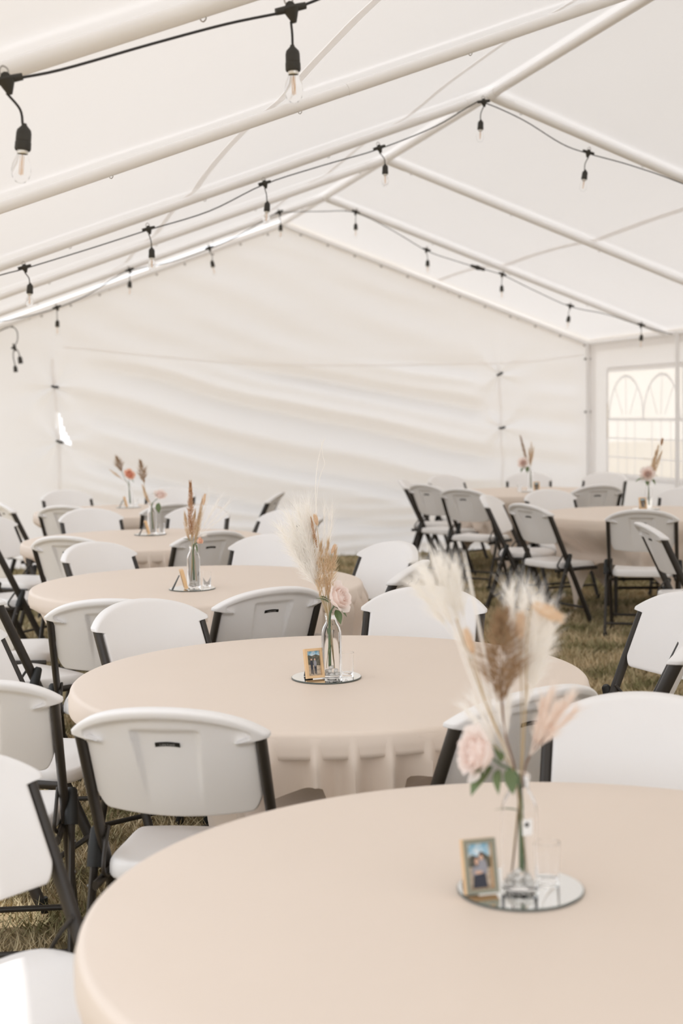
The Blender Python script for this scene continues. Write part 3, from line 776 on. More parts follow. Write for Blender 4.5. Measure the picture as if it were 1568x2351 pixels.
def hem_mesh(tn, seed):
    """short outer swag of doubled cloth gathered under the rim"""
    rd = random.Random(seed + 50); ph = [rd.random() * 6.28 for _ in range(8)]
    nA = 540; nR = 18; rows = []; RC = .775; ZT = TH - .004
    for k in range(nR):
        row = []
        for a in np.linspace(0, 2 * PI, nA, endpoint=False):
            q = 20 * a + ph[2] + 1.2 * math.sin(3 * a + ph[3]) + .6 * math.sin(7 * a + ph[5])
            rid = 1 - abs(math.sin(q)) ** .75            # sharp outward ridges
            L = .120 + .018 * math.sin(7 * a + ph[0]) + .010 * math.sin(15 * a + ph[1]) + .16 * sst(.35, .75, math.sin(q * .31 + ph[7]))
            tk = tuck(tn, a); L = min(L, .225) * (1 - .55 * tk)
            s_ = L * k / (nR - 1)
            g = sst(-.005, .075, s_)
            r = RC + .003 + g * (.036 * rid - .022 * (1 - rid) + .004 * math.sin(63 * a + ph[4])) - (.0045 if k == 0 else 0)
            r = r * (1 - tk) + tk * (RC + .001 - (.0045 if k == 0 else 0)) - .05 * s_ - tk * .25 * max(0, s_ - .03)
            # the ridges lean sideways as they fall
            aa = a + .10 * s_ * math.sin(2 * a + ph[6])
            row.append((r * math.cos(aa), r * math.sin(aa), ZT - s_ + (.004 if k == 0 else 0)))
        rows.append(row)
    b = MB(); b.add([p for r in rows for p in r], [(i * nA + a, i * nA + (a + 1) % nA, (i + 1) * nA + (a + 1) % nA, (i + 1) * nA + a) for i in range(nR - 1) for a in range(nA)])
    return b.mesh('hem_fold', M['cloth'], sharp=100)
HEM = ('T2', 'T3', 'T4')
TURN = {'T1': .4, 'T2': .15, 'T3': .9, 'T4': .2, 'T5': .5, 'R1': -1.35 + PI / 4, 'R2': .3}
CLB = {'T1': 'plain cream cloth draped smooth over the bunny tail table', 'T2': 'cream cloth with gathered tan folds on the fluffy pampas table', 'T3': 'cream cloth draped over the foxtail plume table',
       'T4': 'cream cloth draped over the pale rose table', 'T5': 'cream cloth draped over the coral rose table', 'R1': 'creased tan cloth hanging to a corner point on the tan reed table', 'R2': 'cream cloth draped over the slim dark plume table'}
for i, (tn, (x, y)) in enumerate(TAB.items()):
    t = table0 if i == 0 else copy_tree(table0)
    t.location = (x, y, 0); t.rotation_euler = (0, 0, .3 * i)
    tag(t, 'round folding table beneath the cloth of ' + DESC[tn], 'table', 'round folding tables')
    c = obj('tablecloth', cloth_mesh(tn, i + 3, TURN[tn]), None, (x, y, 0)); tag(c, CLB[tn], 'tablecloth', 'cream tablecloths')
    if tn in ('T2', 'T3', 'T4'): obj('hem_fold', hem_mesh(tn, i), c)
ZC = TH + .0135      # cloth surface

# ------------------------------------------------------------------ centrepieces
b = MB(); b.lathe([(.0001, .0035), (.1035, .0035)], 64); mir_face = b.mesh('mirror_face', M['mirror'])
b = MB(); b.lathe([(.1035, .0035), (.105, .0025), (.105, .0), (.0001, .0)], 64); mir_edge = b.mesh('mirror_rim', M['mirror_edge'], sharp=30)
def mirror_plate(x, y, lb):
    r = empty('mirror_plate', (x, y, ZC)); tag(r, lb, 'mirror', 'round mirror plates')
    obj('mirror_face', mir_face, r); obj('rim', mir_edge, r); return r
def bottle_mesh():
    R = .030; out = [(.0001, 0), (R * .9, 0), (R, .004), (R, .128), (R * .97, .140), (R * .82, .154), (R * .62, .164), (.0165, .172), (.0165, .182), (.0185, .184), (.0190, .189), (.0180, .194), (.0150, .194)]
    inn = [(.0148, .190), (.0140, .172), (R * .55, .163), (R * .76, .152), (R * .90, .139), (R * .93, .128), (R * .93, .010), (.0001, .008)]
    b = MB(); b.lathe(out + inn, 32); return b.mesh('glass_bottle', M['glass'], sharp=60)
bot_me = bottle_mesh()
b = MB(); b.lathe([(.0001, 0), (.017, 0), (.0185, .003), (.021, .066), (.0195, .066), (.0172, .008), (.0001, .007)], 28); vot_me = b.mesh('votive', M['votive'], sharp=60)
def pebble_mesh(i):
    bm = bmesh.new(); bmesh.ops.create_icosphere(bm, subdivisions=2, radius=.0066)
    for v in bm.verts: v.co *= 1 + .18 * noise.noise(v.co * 150 + Vector((i * 7, 0, 0)))
    for v in bm.verts: v.co.z *= .75
    me = bpy.data.meshes.new('pebble'); bm.to_mesh(me); bm.free(); me.materials.append(M['pebble']); me.polygons.foreach_set('use_smooth', [True] * len(me.polygons)); return me
peb = [pebble_mesh(i) for i in range(3)]
def bottle(x, y, where, sticker=False):
    o = obj('glass_bottle', bot_me, None, (x, y, ZC + .0036)); tag(o, 'clear glass bottle vase on the mirror of ' + where, 'vase', 'glass bottle vases')
    if sticker:
        b = MB(); pts = []; fs = []
        for k in range(7):
            an = -PI / 2 + .05 + .62 * k / 6
            for z in (.098, .125): pts.append((.0303 * math.cos(an), .0303 * math.sin(an), z))
        b.add(pts, [(2 * k, 2 * k + 2, 2 * k + 3, 2 * k + 1) for k in range(6)]); obj('price_sticker', b.mesh('sticker', M['label']), o)
        b = MB(); b.lathe([(.0001, 0), (.004, 0)], 12); obj('sticker_dot', b.mesh('dot', M['black']), o, (.0303 * math.cos(-PI / 2 + .3), .0303 * math.sin(-PI / 2 + .3) - .0006, .116), (PI / 2, 0, .3))
    return o
def pebbles(x, y, where, n=16):
    rr = random.Random(n + int(x * 100)); k = 0
    for layer, cnt, rad in ((0, 7, .019), (0, 1, 0), (1, 5, .015), (2, 2, .007))[: 4 if n > 10 else 3]:
        for q in range(cnt):
            an = 2 * PI * q / max(1, cnt) + layer * .5 + rr.random() * .2
            o = obj('pebble', peb[k % 3], None, (x + rad * math.cos(an), y + rad * math.sin(an), ZC + .0036 + .0135 + layer * .0095), (rr.random() * .5, rr.random() * .5, rr.random() * 6)); k += 1
            tag(o, 'small white pebble in the bottle of ' + where, 'pebble', 'pebbles in the bottle of ' + where)
def votive(x, y, where):
    o = obj('votive_glass', vot_me, None, (x, y, ZC + .0036)); tag(o, 'small clear votive glass beside the bottle of ' + where, 'glass', 'votive glasses')

# small framed prints
def frame_meshes(front):
    W_, H_, D_, B_ = .056, .088, .016, .0075
    out = {}
    b = MB()
    for c, s_ in (((-W_ / 2 + B_ / 2, 0, H_ / 2), (B_, D_, H_)), ((W_ / 2 - B_ / 2, 0, H_ / 2), (B_, D_, H_)), ((0, 0, B_ / 2), (W_ - 2 * B_, D_, B_)), ((0, 0, H_ - B_ / 2), (W_ - 2 * B_, D_, B_))): b.box(c, s_)
    out['frame'] = b.mesh('frame', M['wood'], smooth=False)
    b = MB()
    for c, s_ in (((-W_ / 2 + B_ / 2, 0, H_ / 2), (B_, .0012, H_)), ((W_ / 2 - B_ / 2, 0, H_ / 2), (B_, .0012, H_)), ((0, 0, B_ / 2), (W_ - 2 * B_, .0012, B_)), ((0, 0, H_ - B_ / 2), (W_ - 2 * B_, .0012, B_))): b.box((c[0], -D_ / 2 - .0007, c[2]), s_)
    out['face'] = b.mesh('frame_face', M['greywood'], smooth=False)
    b = MB(); b.box((0, .004, H_ / 2), (W_ - 2 * B_, .003, H_ - 2 * B_)); out['backing'] = b.mesh('backing', M['black'], smooth=False)
    return out
FM = frame_meshes(True)
def print_mesh(kind):
    """flat printed picture: sky, hills, path and two plain standing or hugging figures"""
    b = MB(); w, h = .041, .073
    def poly(pts, mi, lay): b.add([(p[0] * w - w / 2, -.0001 * lay, p[1] * h) for p in pts], [tuple(range(len(pts)))], mi)
    def ell(cx, cz, rx, rz, mi, lay): poly([(cx + rx * math.cos(t), cz + rz * math.sin(t)) for t in np.linspace(0, 2 * PI, 16, endpoint=False)], mi, lay)
    poly([(0, 0), (1, 0), (1, 1), (0, 1)], 2, 0)
    poly([(0, .72), (1, .70), (1, 1), (0, 1)], 0, 1)
    if kind == 0:
        poly([(0, .60), (.2, .76), (.45, .70), (.75, .78), (1, .66), (1, .45), (.6, .42), (0, .50)], 1, 2)
        ell(.62, .74, .11, .07, 6, 4); ell(.60, .68, .09, .06, 5, 5); ell(.62, .45, .22, .22, 4, 3)
        ell(.38, .60, .13, .12, 6, 6); ell(.40, .60, .08, .075, 5, 7); ell(.42, .38, .24, .15, 4, 6)
        poly([(.24, .30), (.74, .34), (.80, .02), (.18, .02)], 3, 8); ell(.45, .36, .18, .035, 5, 9)
    else:
        poly([(0, .78), (.15, .85), (.4, .80), (.7, .86), (1, .80), (1, .40), (.6, .42), (0, .46)], 1, 2)
        for x, sx in ((.34, 3), (.60, 4)):
            ell(x, .66, .055, .04, 5, 5); ell(x, .68, .06, .035, 6, 4); ell(x, .50, .11, .14, sx, 3)
            poly([(x - .09, .42), (x + .09, .42), (x + .08, .05), (x + .02, .05), (x, .3), (x - .03, .08), (x - .09, .08)], 3, 3)
    return b.mesh('print', [M['sky'], M['hill'], M['path'], M['darkfig'], M['greyfig'], M['skin'], M['hair']], smooth=False, recalc=False)
PRN = [print_mesh(0), print_mesh(1)]
def photo_frame(x, y, face_deg, kind, lb, grey=False):
    """face_deg: direction the picture looks; leans back on a black easel"""
    r = empty('photo_frame', (x, y, ZC + .0036), math.radians(face_deg + 90)); tag(r, lb, 'photo frame', 'small standing photo frames')
    lean = (-math.radians(14), 0, 0)
    f_ = obj('frame', FM['frame'], r, (0, 0, .004), lean)
    if grey: obj('frame_face', FM['face'], f_)
    obj('print', PRN[kind], f_, (0, .0015, .0075)); obj('backing', FM['backing'], f_)
    b = MB(); b.add([(-.011, .0245, .060), (.011, .0245, .060), (.013, .055, -.003), (-.013, .055, -.003), (-.011, .027, .060), (.011, .027, .060), (.013, .061, -.003), (-.013, .061, -.003)], [(0, 1, 2, 3), (7, 6, 5, 4), (0, 3, 7, 4), (1, 5, 6, 2), (3, 2, 6, 7), (0, 4, 5, 1)])
    obj('easel_back', b.mesh('easel', M['black'], smooth=False), r, (0, .004, .004))
    return r

# ---- plants
def ribbon(b, p0, p1, p2, w, mi=0, seg=4):
    pts = [(1 - t) ** 2 * p0 + 2 * t * (1 - t) * p1 + t * t * p2 for t in [k / seg for k in range(seg + 1)]]
    d = (p2 - p0)
    n1 = d.cross(Vector((random.random() - .5, random.random() - .5, random.random() - .5)))
    if n1.length < 1e-6: n1 = Vector((1, 0, 0))
    n1.normalize(); vs_ = []
    for k, p in enumerate(pts):
        ww = w * (1 - .85 * k / seg); vs_ += [p - n1 * ww, p + n1 * ww]
    b.add(vs_, [(2 * k, 2 * k + 1, 2 * k + 3, 2 * k + 2) for k in range(seg)], mi)
def frameof(t):
    t = t.normalized(); a = t.cross(Vector((.3, .5, .81))); a.normalize(); return t, a, t.cross(a)
def plume_mesh(p0, p1, rad, n, length, spread, w, m, taper=(.35, 1., .25), curl=0.):
    """head of strands around axis p0->p1"""
    b = MB(); p0, p1 = Vector(p0), Vector(p1); t, a, c = frameof(p1 - p0); L = (p1 - p0).length
    for k in range(n):
        u = random.random() ** .9
        prof = taper[0] + (taper[1] - taper[0]) * sst(0, .35, u) + (taper[2] - taper[1]) * sst(.45, 1, u)
        an = random.random() * 2 * PI; rr = rad * prof * math.sqrt(random.random()) * .5
        o = (a * math.cos(an) + c * math.sin(an))
        q0 = p0 + t * (L * u) + o * rr
        ln = length * (.55 + .6 * random.random()); out = spread * (.5 + .8 * random.random())
        q2 = q0 + t * ln * .9 + o * (rad * prof * out) + Vector((0, 0, -curl * random.random()))
        q1 = (q0 + q2) / 2 + o * rad * .2 * prof
        ribbon(b, q0, q1, q2, w, 0, 3)
    b.tube([p0, p1], [.0016, .0008], 5)
    return b.mesh('plume', m, smooth=True, recalc=False)
def fan_mesh(p0, tips, n, w, m, jitter=.03, start=.25):
    """loose feathery fan: strands leave a rachis p0->tip"""
    b = MB(); p0 = Vector(p0)
    for tip in tips:
        tip = Vector(tip); d = tip - p0; L = d.length; t, a, c = frameof(d)
        b.tube([p0, p0 + d * .5, tip], [.0011, .0009, .0005], 4)
        for k in range(n // len(tips)):
            u = start + (1 - start) * random.random(); an = random.random() * 2 * PI; o = a * math.cos(an) + c * math.sin(an)
            q0 = p0 + d * u; ln = L * (.18 + .16 * random.random())
            q2 = q0 + t * ln + o * (jitter * (.4 + random.random())); q1 = q0 + t * ln * .5 + o * jitter * .2
            ribbon(b, q0, q1, q2, w, 0, 4)
    return b.mesh('fan', m, recalc=False)
def bunny_mesh(p0, p1, r, m):
    b = MB(); p0, p1 = Vector(p0), Vector(p1); t, a, c = frameof(p1 - p0); L = (p1 - p0).length
    rings = []
    for k in range(9):
        u = k / 8; rr = r * .72 * math.sin(PI * (.08 + .86 * u)) ** .6; rings.append((p0 + t * L * u, rr))
    b.tube([q for q, _ in rings], [x for _, x in rings], 12)
    for k in range(420):
        u = random.random(); an = random.random() * 2 * PI; o = a * math.cos(an) + c * math.sin(an)
        rr = r * .72 * math.sin(PI * (.08 + .86 * u)) ** .6; q0 = p0 + t * L * u + o * rr * .9
        q2 = q0 + o * r * .38 + t * r * (.5 + .4 * random.random()); ribbon(b, q0, (q0 + q2) / 2, q2, .0005, 0, 2)
    return b.mesh('bunny', m, recalc=False)
def leaf_mesh(L, W_):
    b = MB()
    def fn(u, v):
        wv = W_ * math.sin(PI * v ** .8) ** .9 if 0 < v < 1 else .0003
        x = (u - .5) * 2 * wv * .5; return (x, L * v, -.25 * L * v * v + abs(x) * .35)
    b.grid(7, 10, fn); return b.mesh('leaf', M['leaf'], recalc=False)
leafA = leaf_mesh(.056, .030); leafB = leaf_mesh(.060, .015)
def petal(size, cup, curlr):
    b = MB()
    def fn(u, v):
        x = (u - .5) * 2; wv = size * (.35 + .75 * math.sin(PI * (.12 + .62 * v)))
        r = cup; an = x * wv / (2 * r) * 1.05
        y = v * size * 1.15; outw = curlr * max(0, v - .70) ** 2 * size * 4
        edge = .05 * size * math.sin(x * 5 + v * 3)
        rr = r * (.30 + .70 * math.sin(PI * min(1, .06 + .62 * v))) + outw
        return (rr * math.sin(an), -rr * math.cos(an) + r * .0, y * (1 - .18 * x * x * v) + edge * v)
    b.grid(9, 9, fn); return b
def rose(name_mat, base, center, size, facing, lb, group, leaves, where_origin, bud=False):
    """rose > stem, petals, leaves; coordinates relative to bottle foot"""
    o3 = Vector(where_origin)
    r = empty('rose_stem', o3); tag(r, lb, 'rose', 'roses in the bottles')
    c = Vector(center); fd = Vector(facing).normalized()
    neck = Vector((0, 0, .185))
    path = smooth_path([Vector(base), neck * .97, neck + (c - neck) * .45 + Vector((0, 0, .004)), c - fd * size * .5], 6)
    b = MB(); b.tube(path, [.0020 + .0026 * (1 - k / len(path)) * (1 if k < len(path) * .45 else 0) for k in range(len(path))], 7); obj('stem', b.mesh('stem', M['stem']), r)
    q = fd.to_track_quat('Z', 'Y')
    k = 0
    layers = [(3, .92, .14, .0), (4, .98, .24, .05), (5, 1.02, .36, .15), (5, 1.0, .48, .5), (5, .92, .58, 1.3)] if not bud else [(3, .9, .14, .0), (4, .95, .26, .1), (4, .9, .38, .5)]
    for li, (n, sc, cu, cl) in enumerate(layers):
        pm = petal(size * sc * 1.1, size * cu * 1.35, cl).mesh('petal', M[name_mat], recalc=False)
        for i in range(n):
            p = obj('petal', pm, r); p.rotation_mode = 'QUATERNION'
            p.rotation_quaternion = q @ Matrix.Rotation(2 * PI * i / n + li * .7, 4, 'Z').to_quaternion() @ Matrix.Rotation(.02 + li * .045, 4, 'X').to_quaternion()
            p.location = c - fd * size * (.55 + .02 * li); k += 1
    b = MB(); b.lathe([(.0001, -.25 * size), (.2 * size, -.18 * size), (.33 * size, .05 * size), (.30 * size, .12 * size)], 10)
    s_ = obj('sepal', b.mesh('sepal', M['leaf']), r, c - fd * size * .58); s_.rotation_mode = 'QUATERNION'; s_.rotation_quaternion = q
    for (pos, rot, me_, sc) in leaves:
        l = obj('leaf', me_, r, pos, rot); l.scale = (sc,) * 3
    return r
def stem_thing(name, lb, cat, group, origin, path, stem_m, stem_r, head_name, head_me):
    r = empty(name, origin); tag(r, lb, cat, group)
    b = MB(); b.tube(smooth_path(path, 6), stem_r, 6); obj('stem', b.mesh('stem', stem_m), r)
    if head_me is not None: obj(head_name, head_me, r)
    return r
def V3(x, z, y=0.): return Vector((x, y, z))
ST = lambda dx=0, dy=0: V3(.012 * (1 if dx < 0 else -1) , .03, dy)
def NK(dx, dy=0): return V3(max(-.009, min(.009, dx)), .186, dy)

# --- bunny tail table
x, y = .286, 2.312; O = (x, y, ZC + .0036)
mirror_plate(x + .002, y + .004, 'round mirror plate under the bunny tail bouquet')
bottle(x, y - .002, 'the bunny tail table', True); pebbles(x, y - .002, 'the bunny tail table', 16); votive(x + .052, y + .035, 'the bunny tail table')
photo_frame(x - .066, y - .035, -76, 0, 'wooden photo frame with grey face, couple hugging under blue sky', True)
stem_thing('dried_reed', 'thick brown reed plume standing over the bunny tails', 'dried plant', 'dried stems', O, [ST(-1), NK(-.004), V3(-.022, .26), V3(-.028, .33)], M['twig'], .0018, 'plume',
           plume_mesh((-.028, 0, .315), (-.026, 0, .455), .036, 620, .032, 1.05, .0010, M['reed']))
stem_thing('bunny_tail', 'largest bunny tail, tipped sideways, golden', 'dried plant', 'bunny tails', O, [ST(1), NK(.004), V3(.012, .32), V3(.016, .43), V3(.024, .475)], M['straw'], .0010, 'seed_head', bunny_mesh((.024, 0, .475), (.070, -.012, .452), .0125, M['bunny']))
stem_thing('bunny_tail', 'upright bunny tail on a straight pale stalk', 'dried plant', 'bunny tails', O, [ST(1, .005), NK(.003, .004), V3(.006, .30, .005), V3(.004, .42, .008)], M['straw'], .0010, 'seed_head', bunny_mesh((.004, .008, .416), (.006, .008, .458), .0095, M['bunny']))
stem_thing('bunny_tail', 'slim bunny tail leaning outward away from the reed', 'dried plant', 'bunny tails', O, [ST(-1, -.004), NK(-.006, -.004), V3(-.05, .30, -.01), V3(-.076, .40, -.012)], M['straw'], .0009, 'seed_head', bunny_mesh((-.074, -.012, .397), (-.086, -.012, .436), .0072, M['bunny']))
stem_thing('pampas_plume', 'white feathery grass fanning beside the largest bunny tail', 'dried plant', 'cream plumes', O, [ST(1), NK(.005, .006), V3(.012, .28, .01), V3(.016, .34, .012)], M['straw'], .0012, 'plume',
           fan_mesh((.014, .01, .30), [(.012, .012, .485), (.034, .02, .470), (.046, .012, .455), (.030, 0, .455), (.056, .01, .43), (-.010, .02, .485), (.05, .02, .40)], 1300, .0010, M['cream'], .022))
stem_thing('pampas_plume', 'white feathery plume spreading below the tall straw stalks', 'dried plant', 'cream plumes', O, [ST(-1), NK(-.006, .005), V3(-.06, .33, .01), V3(-.10, .45, .015)], M['straw'], .0012, 'plume',
           fan_mesh((-.075, .012, .38), [(-.15, .02, .525), (-.125, .015, .54), (-.16, .03, .50), (-.10, .02, .53), (-.14, 0, .51), (-.115, .02, .52)], 1100, .0010, M['cream'], .018, .45))
for k, (tx, tz, ty) in enumerate(((-.145, .575, .01), (-.132, .565, .03), (-.088, .565, -.01))):
    stem_thing('straw_stalk', ('tallest pale straw stalk rising past the white plume', 'second pale straw stalk close beside the tallest one', 'pale straw stalk standing apart, closest to the brown reed')[k], 'dried plant', 'tall straw stalks', O, [ST(-1), NK(-.005, .004 * k), V3(tx * .55, .36, ty), V3(tx, tz, ty)], M['cream'], [.0022] * 18 + [.0010], '', None)
stem_thing('pampas_plume', 'cream plume drooping behind the pink rose', 'dried plant', 'cream plumes', O, [ST(-1, .004), NK(-.007, .006), V3(-.04, .24, .012)], M['straw'], .0010, 'plume',
           fan_mesh((-.02, .008, .21), [(-.085, .02, .30), (-.07, .015, .315), (-.05, .02, .33), (-.03, .02, .35), (-.012, .03, .36)], 640, .0009, M['cream'], .014))
for k, (tx, tz) in enumerate(((.055, .325), (.085, .315))):
    stem_thing('pink_plume', ('steeper blush plume leaning out of the bunny tail bottle', 'flatter blush plume reaching furthest out of the bunny tail bottle')[k], 'dried plant', 'blush plumes', O, [ST(1), NK(.007, -.003), V3(.020, .225), V3(tx * .6, .26)], M['twig'], .0012, 'plume',
               fan_mesh((.018, 0, .222), [(tx, .0, tz), (tx - .012, .01, tz - .012), (tx + .004, -.01, tz - .02)], 420, .0011, M['pinkplume'], .011))
rose('rose_pink', (.004, 0, .03), (-.070, -.012, .232), .036, (-.9, -.35, .18), 'pale blush rose low beside the brown reed, over the grey-faced frame', None,
     [((-.045, -.012, .210), (-.5, .0, 2.2), leafA, 1.1), ((-.036, -.02, .206), (-.2, .3, 2.9), leafB, 1.05), ((-.032, -.01, .215), (.9, .4, .6), leafA, .8), ((-.02, -.014, .205), (-.9, .1, 3.3), leafA, .75), ((-.05, 0, .214), (.3, .2, 1.4), leafA, .7), ((.0, .0, .13), (.2, .1, 1.2), leafB, .7)], O)

# --- fluffy pampas table
x, y = -.040, 4.200; O = (x, y, ZC + .0036)
mirror_plate(-.053, 4.222, 'round mirror plate under the fluffy white pampas bouquet')
bottle(x + .004, y, 'the fluffy pampas table'); pebbles(x + .004, y, 'the fluffy pampas table', 16); votive(x + .050, y + .05, 'the fluffy pampas table')
photo_frame(x - .045, y - .028, -68, 1, 'pale wooden photo frame with two people walking, beside the fluffy pampas')
for k, (bx, tx, tz, n) in enumerate(((-.030, -.022, .395, 330), (-.012, -.002, .40, 300), (-.004, .020, .375, 300))):
    stem_thing('tan_reed', ('tan feathery reed against the fluffy pampas', 'tallest tan feathery reed above the blush rose', 'shorter tan feathery reed next to the blush rose')[k], 'dried plant', 'tan grasses', O, [ST(-1), NK(bx * .3), V3(bx, .25)], M['straw'], .0012, 'plume',
               plume_mesh((bx, 0, .245), (tx, .004 * k, tz), .017, n, .028, .8, .0008, M['tan'], (.5, 1, .2)))
stem_thing('dried_reed', 'thin russet reed above the tan grasses', 'dried plant', 'dried stems', O, [ST(-1), NK(-.004), V3(-.03, .3), V3(-.046, .42)], M['straw'], .0009, 'plume', plume_mesh((-.034, 0, .39), (-.05, 0, .475), .007, 140, .016, .8, .0006, M['fox']))
stem_thing('bunny_tail', 'small bunny tail over the fluffy pampas', 'dried plant', 'bunny tails', O, [ST(-1), NK(.002), V3(-.022, .35), V3(-.034, .458)], M['straw'], .0009, 'seed_head', bunny_mesh((-.032, 0, .456), (-.039, 0, .487), .0072, M['bunny']))
stem_thing('bunny_tail', 'tiny bunny tail tilted above the blush rose', 'dried plant', 'bunny tails', O, [ST(1), NK(.003), V3(.0, .33), V3(.010, .375)], M['straw'], .0008, 'seed_head', bunny_mesh((.008, 0, .372), (.020, 0, .398), .006, M['bunny']))
stem_thing('straw_stalk', 'very tall fine bent straw reaching high over the fluffy pampas', 'dried plant', 'tall straw stalks', O, [ST(-1), NK(-.002), V3(-.03, .40), V3(-.036, .55), V3(-.028, .64), V3(-.012, .70), V3(-.006, .715)], M['cream'], .0012, '', None)
stem_thing('straw_stalk', 'fine kinked straw beside the very tall one', 'dried plant', 'tall straw stalks', O, [ST(-1), NK(-.001, .003), V3(-.028, .40, .01), V3(-.034, .52, .012), V3(-.022, .60, .012), V3(-.008, .635, .012), V3(-.012, .66, .012), V3(-.018, .71, .012)], M['cream'], .0009, '', None)
stem_thing('pampas_plume', 'big fluffy white pampas fanning beside the tan grasses', 'dried plant', 'cream plumes', O, [ST(-1), NK(-.006, .004), V3(-.03, .26, .01)], M['straw'], .0014, 'plume',
           fan_mesh((-.028, .006, .255), [(-.135, .01, .44), (-.11, .02, .47), (-.085, .01, .49), (-.06, .02, .50), (-.12, -.01, .41), (-.075, 0, .46), (-.10, .03, .42), (-.05, .02, .46), (-.085, .0, .40), (-.06, .0, .40)], 3800, .0011, M['cream'], .026, .12))
stem_thing('pampas_plume', 'thin wispy white plume rising behind the blush rose', 'dried plant', 'cream plumes', O, [ST(1), NK(.003, .006), V3(-.01, .30, .01)], M['straw'], .0009, 'plume',
           fan_mesh((-.012, .01, .30), [(.015, .01, .50), (.004, .02, .485), (-.012, .02, .50)], 220, .0006, M['cream'], .018, .3))
rose('rose_pink', (-.002, 0, .035), (.028, -.012, .242), .037, (.75, -.45, .35), 'open blush rose beside tan grasses in the fluffy pampas bottle', None,
     [((.012, -.012, .215), (-.4, .0, -1.9), leafA, .9), ((.0, -.01, .225), (.6, .0, 1.6), leafA, .75), ((.018, -.01, .205), (-1.0, .2, 3.6), leafA, .8), ((-.004, -.008, .235), (.4, .5, .9), leafA, .6), ((.0, .0, .12), (.9, 0, .3), leafB, .7), ((.004, 0, .10), (-1., 0, 2.3), leafB, .6)], O)

# --- foxtail table
x, y = -.676, 6.43; O = (x, y, ZC + .0036)
mirror_plate(-.683, 6.415, 'round mirror plate under the foxtail bouquet')
bottle(x, y, 'the foxtail table'); pebbles(x, y, 'the foxtail table', 8); votive(x + .055, y + .04, 'the foxtail table')
photo_frame(x - .030, y - .055, 12, 1, 'pale wooden photo frame seen edge-on with black easel, foxtail table')
stem_thing('foxtail_plume', 'tall upright russet foxtail plume', 'dried plant', 'dried stems', O, [ST(-1), NK(0), V3(-.008, .25)], M['straw'], .0014, 'plume', plume_mesh((-.008, 0, .24), (-.006, 0, .475), .015, 700, .022, .8, .0009, M['fox'], (.6, 1, .45)))
for k, (bx, tx, tz) in enumerate(((-.018, -.034, .33), (.014, .045, .40), (.010, .030, .33), (-.006, .01, .34))):
    stem_thing('tan_reed', ('short tan spike leaning off the russet foxtail, away from the peach rosebud', 'longest tan spike beside the russet foxtail, under the narrow bunny tail', 'short tan spike above the peach rosebud', 'upright tan spike behind the russet foxtail')[k], 'dried plant', 'tan grasses', O, [ST(1), NK(bx * .4), V3(bx, .23)], M['straw'], .0012, 'plume', plume_mesh((bx, .003 * k, .215), (tx, .005 * k, tz), .013, 260, .03, .8, .0008, M['tan'], (.5, 1, .2)))
stem_thing('bunny_tail', 'narrow bunny tail next to the foxtail', 'dried plant', 'bunny tails', O, [ST(1), NK(.004), V3(.04, .34), V3(.052, .385)], M['straw'], .0009, 'seed_head', bunny_mesh((.050, 0, .375), (.060, 0, .425), .0075, M['bunny']))
stem_thing('pampas_plume', 'wispy pale grass sweeping out from the foxtail', 'dried plant', 'cream plumes', O, [ST(1), NK(.006), V3(.03, .25)], M['straw'], .0009, 'plume',
           fan_mesh((.02, 0, .23), [(.16, .0, .38), (.12, .01, .40), (.10, 0, .36), (.075, .01, .42), (.15, .02, .33), (.06, 0, .24)], 420, .0007, M['cream'], .018, .3))
rose('rose_peach', (.0, 0, .035), (.030, -.010, .212), .022, (.7, -.4, .4), 'small peach rosebud at the lip of the foxtail bottle', None, [((.012, -.008, .20), (-1.1, 0, -2.4), leafB, .7), ((-.012, -.008, .215), (.5, 0, 1.6), leafA, .6)], O, True)

# --- pale rose table
x, y = -1.250, 9.35; O = (x, y, ZC + .0036)
mirror_plate(-1.262, 9.335, 'round mirror plate under the pale rose bouquet')
bottle(x, y, 'the pale rose table'); votive(x + .06, y + .03, 'the pale rose table')
photo_frame(x - .015, y - .06, 15, 1, 'pale wooden photo frame seen edge-on, pale rose table')
stem_thing('dried_reed', 'brown reed plume over the pale rose', 'dried plant', 'dried stems', O, [ST(-1), NK(-.003), V3(-.035, .26), V3(-.048, .345)], M['straw'], .0016, 'plume', plume_mesh((-.046, 0, .335), (-.066, 0, .47), .026, 420, .034, 1.25, .0010, M['reed']))
stem_thing('tan_reed', 'short tan grass below the brown reed', 'dried plant', 'tan grasses', O, [ST(-1), NK(-.004), V3(-.02, .22)], M['straw'], .0012, 'plume', plume_mesh((-.018, 0, .20), (-.055, 0, .31), .012, 240, .03, .8, .0010, M['tan']))
rose('rose_pink', (.004, 0, .03), (.060, -.01, .255), .034, (.2, -.6, .7), 'very pale rose with one hanging leaf beside the brown reed', None, [((.048, -.012, .205), (-1.35, 0, 2.9), leafA, 1.25), ((.042, -.01, .245), (.7, 0, 1.2), leafA, .8)], O)

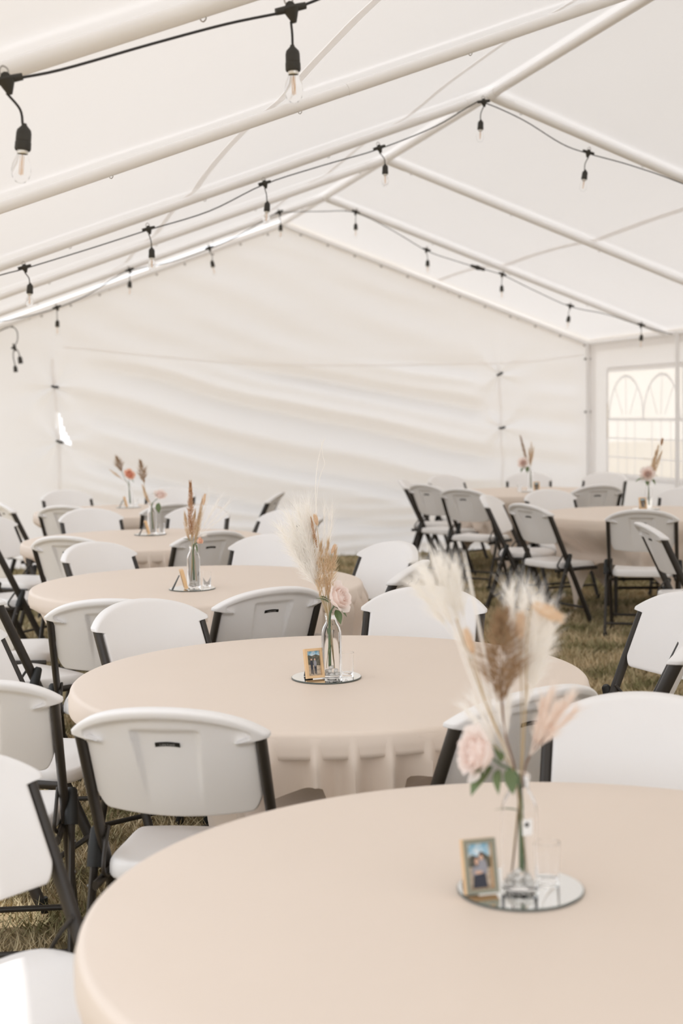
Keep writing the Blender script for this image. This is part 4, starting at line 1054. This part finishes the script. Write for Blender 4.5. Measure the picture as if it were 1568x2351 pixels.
# --- coral rose table
x, y = -1.800, 12.06; O = (x, y, ZC + .0036)
mirror_plate(-1.806, 12.05, 'round mirror plate under the coral rose')
bottle(x, y, 'the coral rose table'); votive(x + .055, y - .01, 'the coral rose table')
photo_frame(x - .015, y - .055, 15, 1, 'pale wooden photo frame seen edge-on, coral rose table')
stem_thing('dried_reed', 'dark brown reed plume beside the coral rose', 'dried plant', 'dried stems', O, [ST(-1), NK(-.003), V3(-.035, .24), V3(-.06, .31)], M['stem'], .0022, 'plume', plume_mesh((-.058, 0, .30), (-.098, 0, .42), .028, 420, .036, 1.25, .0012, M['reed']))
stem_thing('tan_reed', 'thin tan grass leaning from the coral rose bottle', 'dried plant', 'tan grasses', O, [ST(-1), NK(-.004), V3(-.06, .24)], M['straw'], .0012, 'plume', plume_mesh((-.06, 0, .24), (-.15, 0, .31), .010, 160, .03, .8, .0011, M['tan']))
rose('rose_coral', (.004, 0, .03), (.006, -.01, .275), .040, (.5, -.6, .5), 'coral rose on a dark green stem', None, [((.012, -.012, .24), (-.6, 0, -1.6), leafA, .9), ((.0, -.01, .25), (.6, 0, 1.4), leafA, .8)], O)

# --- tan reed table
x, y = 2.36, 10.90; O = (x, y, ZC + .0036)
mirror_plate(x - .02, y, 'round mirror plate under the tan reed bouquet')
bottle(x, y, 'the tan reed table'); photo_frame(x - .055, y - .07, -80, 1, 'pale wooden photo frame on the tan reed table')
for k, (bx, tx, tz) in enumerate(((.012, .055, .43), (.024, .095, .42), (.018, .075, .47))):
    stem_thing('tan_reed', ('steepest tan reed above the full pink rose', 'most slanted tan reed above the full pink rose', 'longest tan reed above the full pink rose')[k], 'dried plant', 'tan grasses', O, [ST(1), NK(.004), V3(bx, .24)], M['straw'], .0014, 'plume', plume_mesh((bx, 0, .235), (tx, .004 * k, tz), .016, 280, .04, .8, .0012, M['tan'], (.5, 1, .3)))
stem_thing('bunny_tail', 'dark bunny tail on top of the tan reeds', 'dried plant', 'bunny tails', O, [ST(1), NK(.005), V3(.06, .38), V3(.098, .49)], M['straw'], .0012, 'seed_head', bunny_mesh((.098, 0, .485), (.106, 0, .535), .012, M['fox']))
rose('rose_pink', (.004, 0, .03), (-.012, -.014, .268), .046, (-.25, -.9, .3), 'full pink rose with broad leaves below tan reeds', None, [((-.03, -.014, .235), (-.1, 0, 1.75), leafA, 1.5), ((.01, -.014, .235), (-.6, 0, -2.4), leafA, 1.2), ((.012, -.014, .245), (.3, 0, -1.2), leafA, 1.2), ((-.01, -.012, .23), (-.7, 0, 2.8), leafA, 1.1)], O)

# --- slim plume table
x, y = 1.79, 13.42; O = (x, y, ZC + .0036)
mirror_plate(x, y, 'round mirror plate under the slim dark plume')
bottle(x, y, 'the slim plume table'); votive(x - .12, y - .12, 'the slim plume table'); photo_frame(x + .045, y - .10, -85, 1, 'pale wooden photo frame on the slim plume table')
stem_thing('dried_reed', 'slim dark brown plume leaning over a pink rose', 'dried plant', 'dried stems', O, [ST(-1), NK(-.003), V3(-.03, .27)], M['straw'], .0016, 'plume', plume_mesh((-.03, 0, .26), (-.09, 0, .51), .014, 420, .03, .8, .0014, M['reed'], (.7, 1, .4)))
for k, (tx, tz) in enumerate(((.01, .44), (.03, .40), (-.01, .38))):
    stem_thing('tan_reed', ('longest tan reed beside the slim dark plume', 'most slanted tan reed beside the slim dark plume', 'shortest tan reed beside the slim dark plume')[k], 'dried plant', 'tan grasses', O, [ST(1), NK(.003), V3(.0, .24)], M['straw'], .0014, 'plume', plume_mesh((.0, 0, .235), (tx, .004 * k, tz), .012, 200, .04, .8, .0012, M['tan'], (.5, 1, .3)))
rose('rose_pink', (.004, 0, .03), (-.070, -.014, .268), .042, (-.35, -.9, .2), 'pink rose below the slim dark plume', None, [((-.055, -.014, .235), (-.6, 0, 2.2), leafA, 1.3), ((-.03, -.014, .235), (-.9, 0, 2.9), leafA, 1.2)], O)
